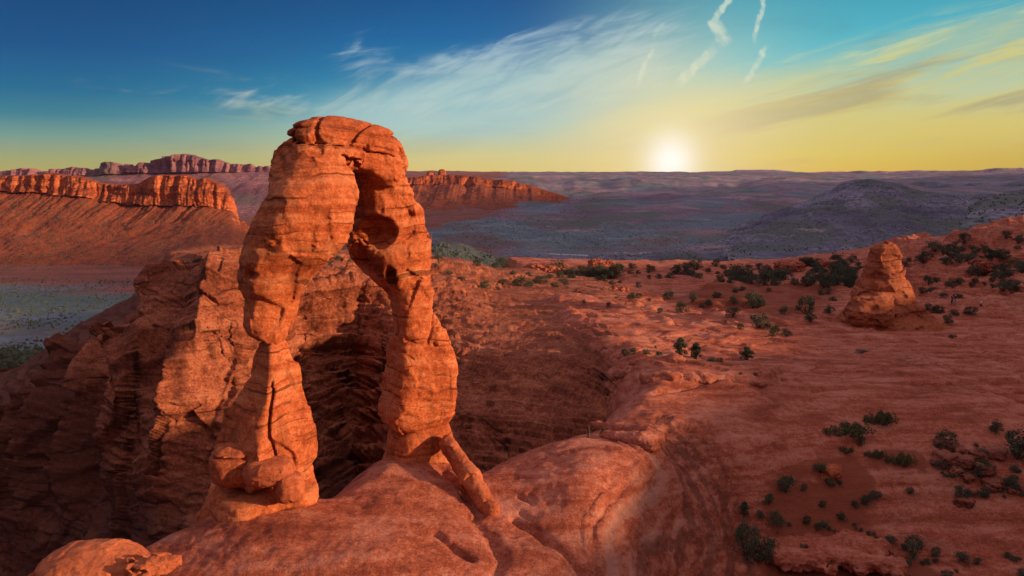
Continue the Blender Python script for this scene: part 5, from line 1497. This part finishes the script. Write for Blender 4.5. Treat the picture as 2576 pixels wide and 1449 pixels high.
cb, cg, cw = car_shapes()
for i, (u, v, c, lab) in enumerate([(1551, 638, 'white', 'white parked car, farthest left of the pair at the left end of the lot'), (1558, 637, 'blue', 'blue parked car in the left pair of the valley lot'), (1570, 638.5, 'white', 'white parked car just right of the left pair in the valley lot'), (1574, 636.5, 'white', 'white parked car behind the one right of the left pair'),
                                    (1612, 638.8, 'white', 'bright white parked car starting the row in the middle of the valley lot'), (1616, 638.4, 'silver', 'silver parked car, second in the middle row of the valley lot'), (1620, 638.2, 'blue', 'blue parked car, third in the middle row of the valley lot'), (1624, 638, 'white', 'white parked car, fourth in the middle row of the valley lot'),
                                    (1635, 637, 'blue', 'blue parked car right of the middle row of the valley lot'), (1644, 637.5, 'silver', 'silver parked car near the right end of the valley lot'), (1652, 637.3, 'blue', 'blue parked car at the right end of the valley lot'), (1698, 646.8, 'white', 'lone white car on the flat right of the dirt road'), (1749, 640, 'white', 'white car farthest right in the valley')]):
    p = vhit(u, v)
    if p is None: continue
    r = empty('parked_car', p + np.array((0, 0, 0.35))); r.rotation_euler[2] = 0.3 + 0.5 * (i % 3); r.scale = (1.5 if u == 1698 else 1.0,) * 3
    me = cb.copy(); me.materials.append(CP[c])
    for pn_, mm in (('body', me), ('window', cg)):
        o = bpy.data.objects.new(pn_, mm); COL.objects.link(o); o.parent = r
    for sx in (-1.35, 1.35):
        for sy in (-0.8, 0.8):
            o = bpy.data.objects.new('wheel', cw); COL.objects.link(o); o.parent = r; o.location = (sx, sy, 0.33)
    tag(r, lab, 'car', 'cars parked in the valley')

# ------------------------------------------------------------------ hikers
M['skin'] = plain_mat('skin', (0.45, 0.26, 0.18), 0.6, 0.06); M['hair'] = plain_mat('hair', (0.03, 0.02, 0.015), 0.7, 0.2, 20)


def skinned(name, verts, edges, radii, mat, parent, root=0, sub=2):
    me = bpy.data.meshes.new(name); me.from_pydata(verts, edges, []); me.materials.append(mat)
    o = bpy.data.objects.new(name, me); COL.objects.link(o); o.parent = parent
    md = o.modifiers.new('skin', 'SKIN'); md.use_smooth_shade = True
    if not me.skin_vertices: bpy.context.view_layer.update()
    for i, r in enumerate(radii):
        sv = me.skin_vertices[0].data[i]; sv.radius = (r, r) if not isinstance(r, tuple) else r; sv.use_root = (i == root)
    sb = o.modifiers.new('sub', 'SUBSURF'); sb.levels = sb.render_levels = sub
    return o


def hiker(u, v, label, shirt, legs, facing, H=1.74, stride=0.12, arm_out=0.0, shorts=False):
    q = hit(u, v); r = empty('person', q); r.rotation_euler[2] = facing; r.scale = (H / 1.74,) * 3
    tag(r, label, 'person', 'hikers')
    V = [(0, 0, .96), (0, -.01, 1.14), (0, .0, 1.34), (0, .01, 1.48), (0, -.02, 1.58), (0, -.015, 1.68), (0, -.12, 1.61)]
    Rd = [(.15, .11), (.13, .10), (.17, .11), .055, .085, .078, .018]; E_ = [(0, 1), (1, 2), (2, 3), (3, 4), (4, 5), (4, 6)]

    def addv(p, rad, par):
        V.append(p); Rd.append(rad); E_.append((par, len(V) - 1)); return len(V) - 1
    for sx in (-1, 1):
        e = addv((sx * .085, -.015, 1.615), .016, 4)
        sh = addv((sx * .19, 0, 1.42), .06, 2); el_ = addv((sx * (.25 + arm_out), .03, 1.14), .042, sh); wr = addv((sx * (.26 + arm_out * .3), -.06 - arm_out * .3, .90), .028, el_)
        pm = addv((sx * (.262 + arm_out * .2), -.075 - arm_out * .3, .84), (.034, .018), wr)
        for k, (dx, L) in enumerate(((-.028, .075), (-.010, .088), (.010, .082), (.026, .066))):
            f1 = addv((V[pm][0], V[pm][1] + dx, V[pm][2] - L * .55), .0095, pm); addv((V[pm][0] - sx * .012, V[pm][1] + dx, V[pm][2] - L), .008, f1)
        addv((V[pm][0] - sx * .01, V[pm][1] - .045, V[pm][2] - .035), .010, pm)
        hp = addv((sx * .09, 0, .90), .085, 0); kn = addv((sx * .10, -.02 + sx * stride * .5, .50), .058, hp); an = addv((sx * .10, .03 + sx * stride, .09), .040, kn)
        hl = addv((sx * .10, .02 + sx * stride, .035), .035, an); addv((sx * .12, -.15 + sx * stride, .03), .030, hl)
    skinned('body', V, E_, Rd, M['skin'], r)
    w = 1.22
    sv = [(0, 0, .93), (0, -.01, 1.14), (0, 0, 1.34), (0, .005, 1.45)]; sr = [(.15 * w, .12 * w), (.135 * w, .105 * w), (.17 * 1.15, .12 * w), .075]; se = [(0, 1), (1, 2), (2, 3)]
    for sx in (-1, 1):
        sv += [(sx * .19, 0, 1.42), (sx * (.235 + arm_out * .7), .02, 1.22)]; sr += [.075, .060]; se += [(2, len(sv) - 2), (len(sv) - 2, len(sv) - 1)]
    skinned('shirt', sv, se, sr, shirt, r)
    tv = [(0, 0, .97)]; tr = [(.165, .125)]; te = []
    for sx in (-1, 1):
        pts = [(sx * .09, 0, .88), (sx * .10, -.02 + sx * stride * .5, .50)] + ([] if shorts else [(sx * .10, .03 + sx * stride, .12)])
        rr = [.105, .082, .060][:len(pts)]; n0 = len(tv); tv += pts; tr += rr
        te += [(0, n0)] + [(n0 + k, n0 + k + 1) for k in range(len(pts) - 1)]
    skinned('shorts' if shorts else 'trousers', tv, te, tr, legs, r)
    skinned('hair', [(0, .02, 1.60), (0, .015, 1.66), (0, -.02, 1.72)], [(0, 1), (1, 2)], [.085, .095, .075], M['hair'], r)
    for sx in (-1, 1):
        bm = bmesh.new(); bmesh.ops.create_uvsphere(bm, u_segments=8, v_segments=6, radius=.011); me = bpy.data.meshes.new('eye'); bm.to_mesh(me); bm.free(); me.materials.append(M['hair'])
        o = bpy.data.objects.new('eye', me); COL.objects.link(o); o.parent = r; o.location = (sx * .032, -.10, 1.635)
    return r


dk = plain_mat('dark_cloth', (0.025, 0.022, 0.025), 0.9); gr = plain_mat('grey_cloth', (0.30, 0.32, 0.30), 0.9); wt = plain_mat('white_cloth', (0.62, 0.64, 0.70), 0.9)
hiker(2394, 765, 'person in dark clothes, the left of two hikers standing close together on the plain', dk, dk, 0.4, 1.66, 0.05)
hiker(2402, 765.5, 'person in a dark top and grey trousers, the right of two hikers standing together', dk, gr, -0.4, 1.84, 0.06, 0.05)
hiker(2467, 779, 'person in a white top and dark shorts walking alone right of the other two hikers', wt, dk, 1.2, 1.74, 0.16, 0.14, True)
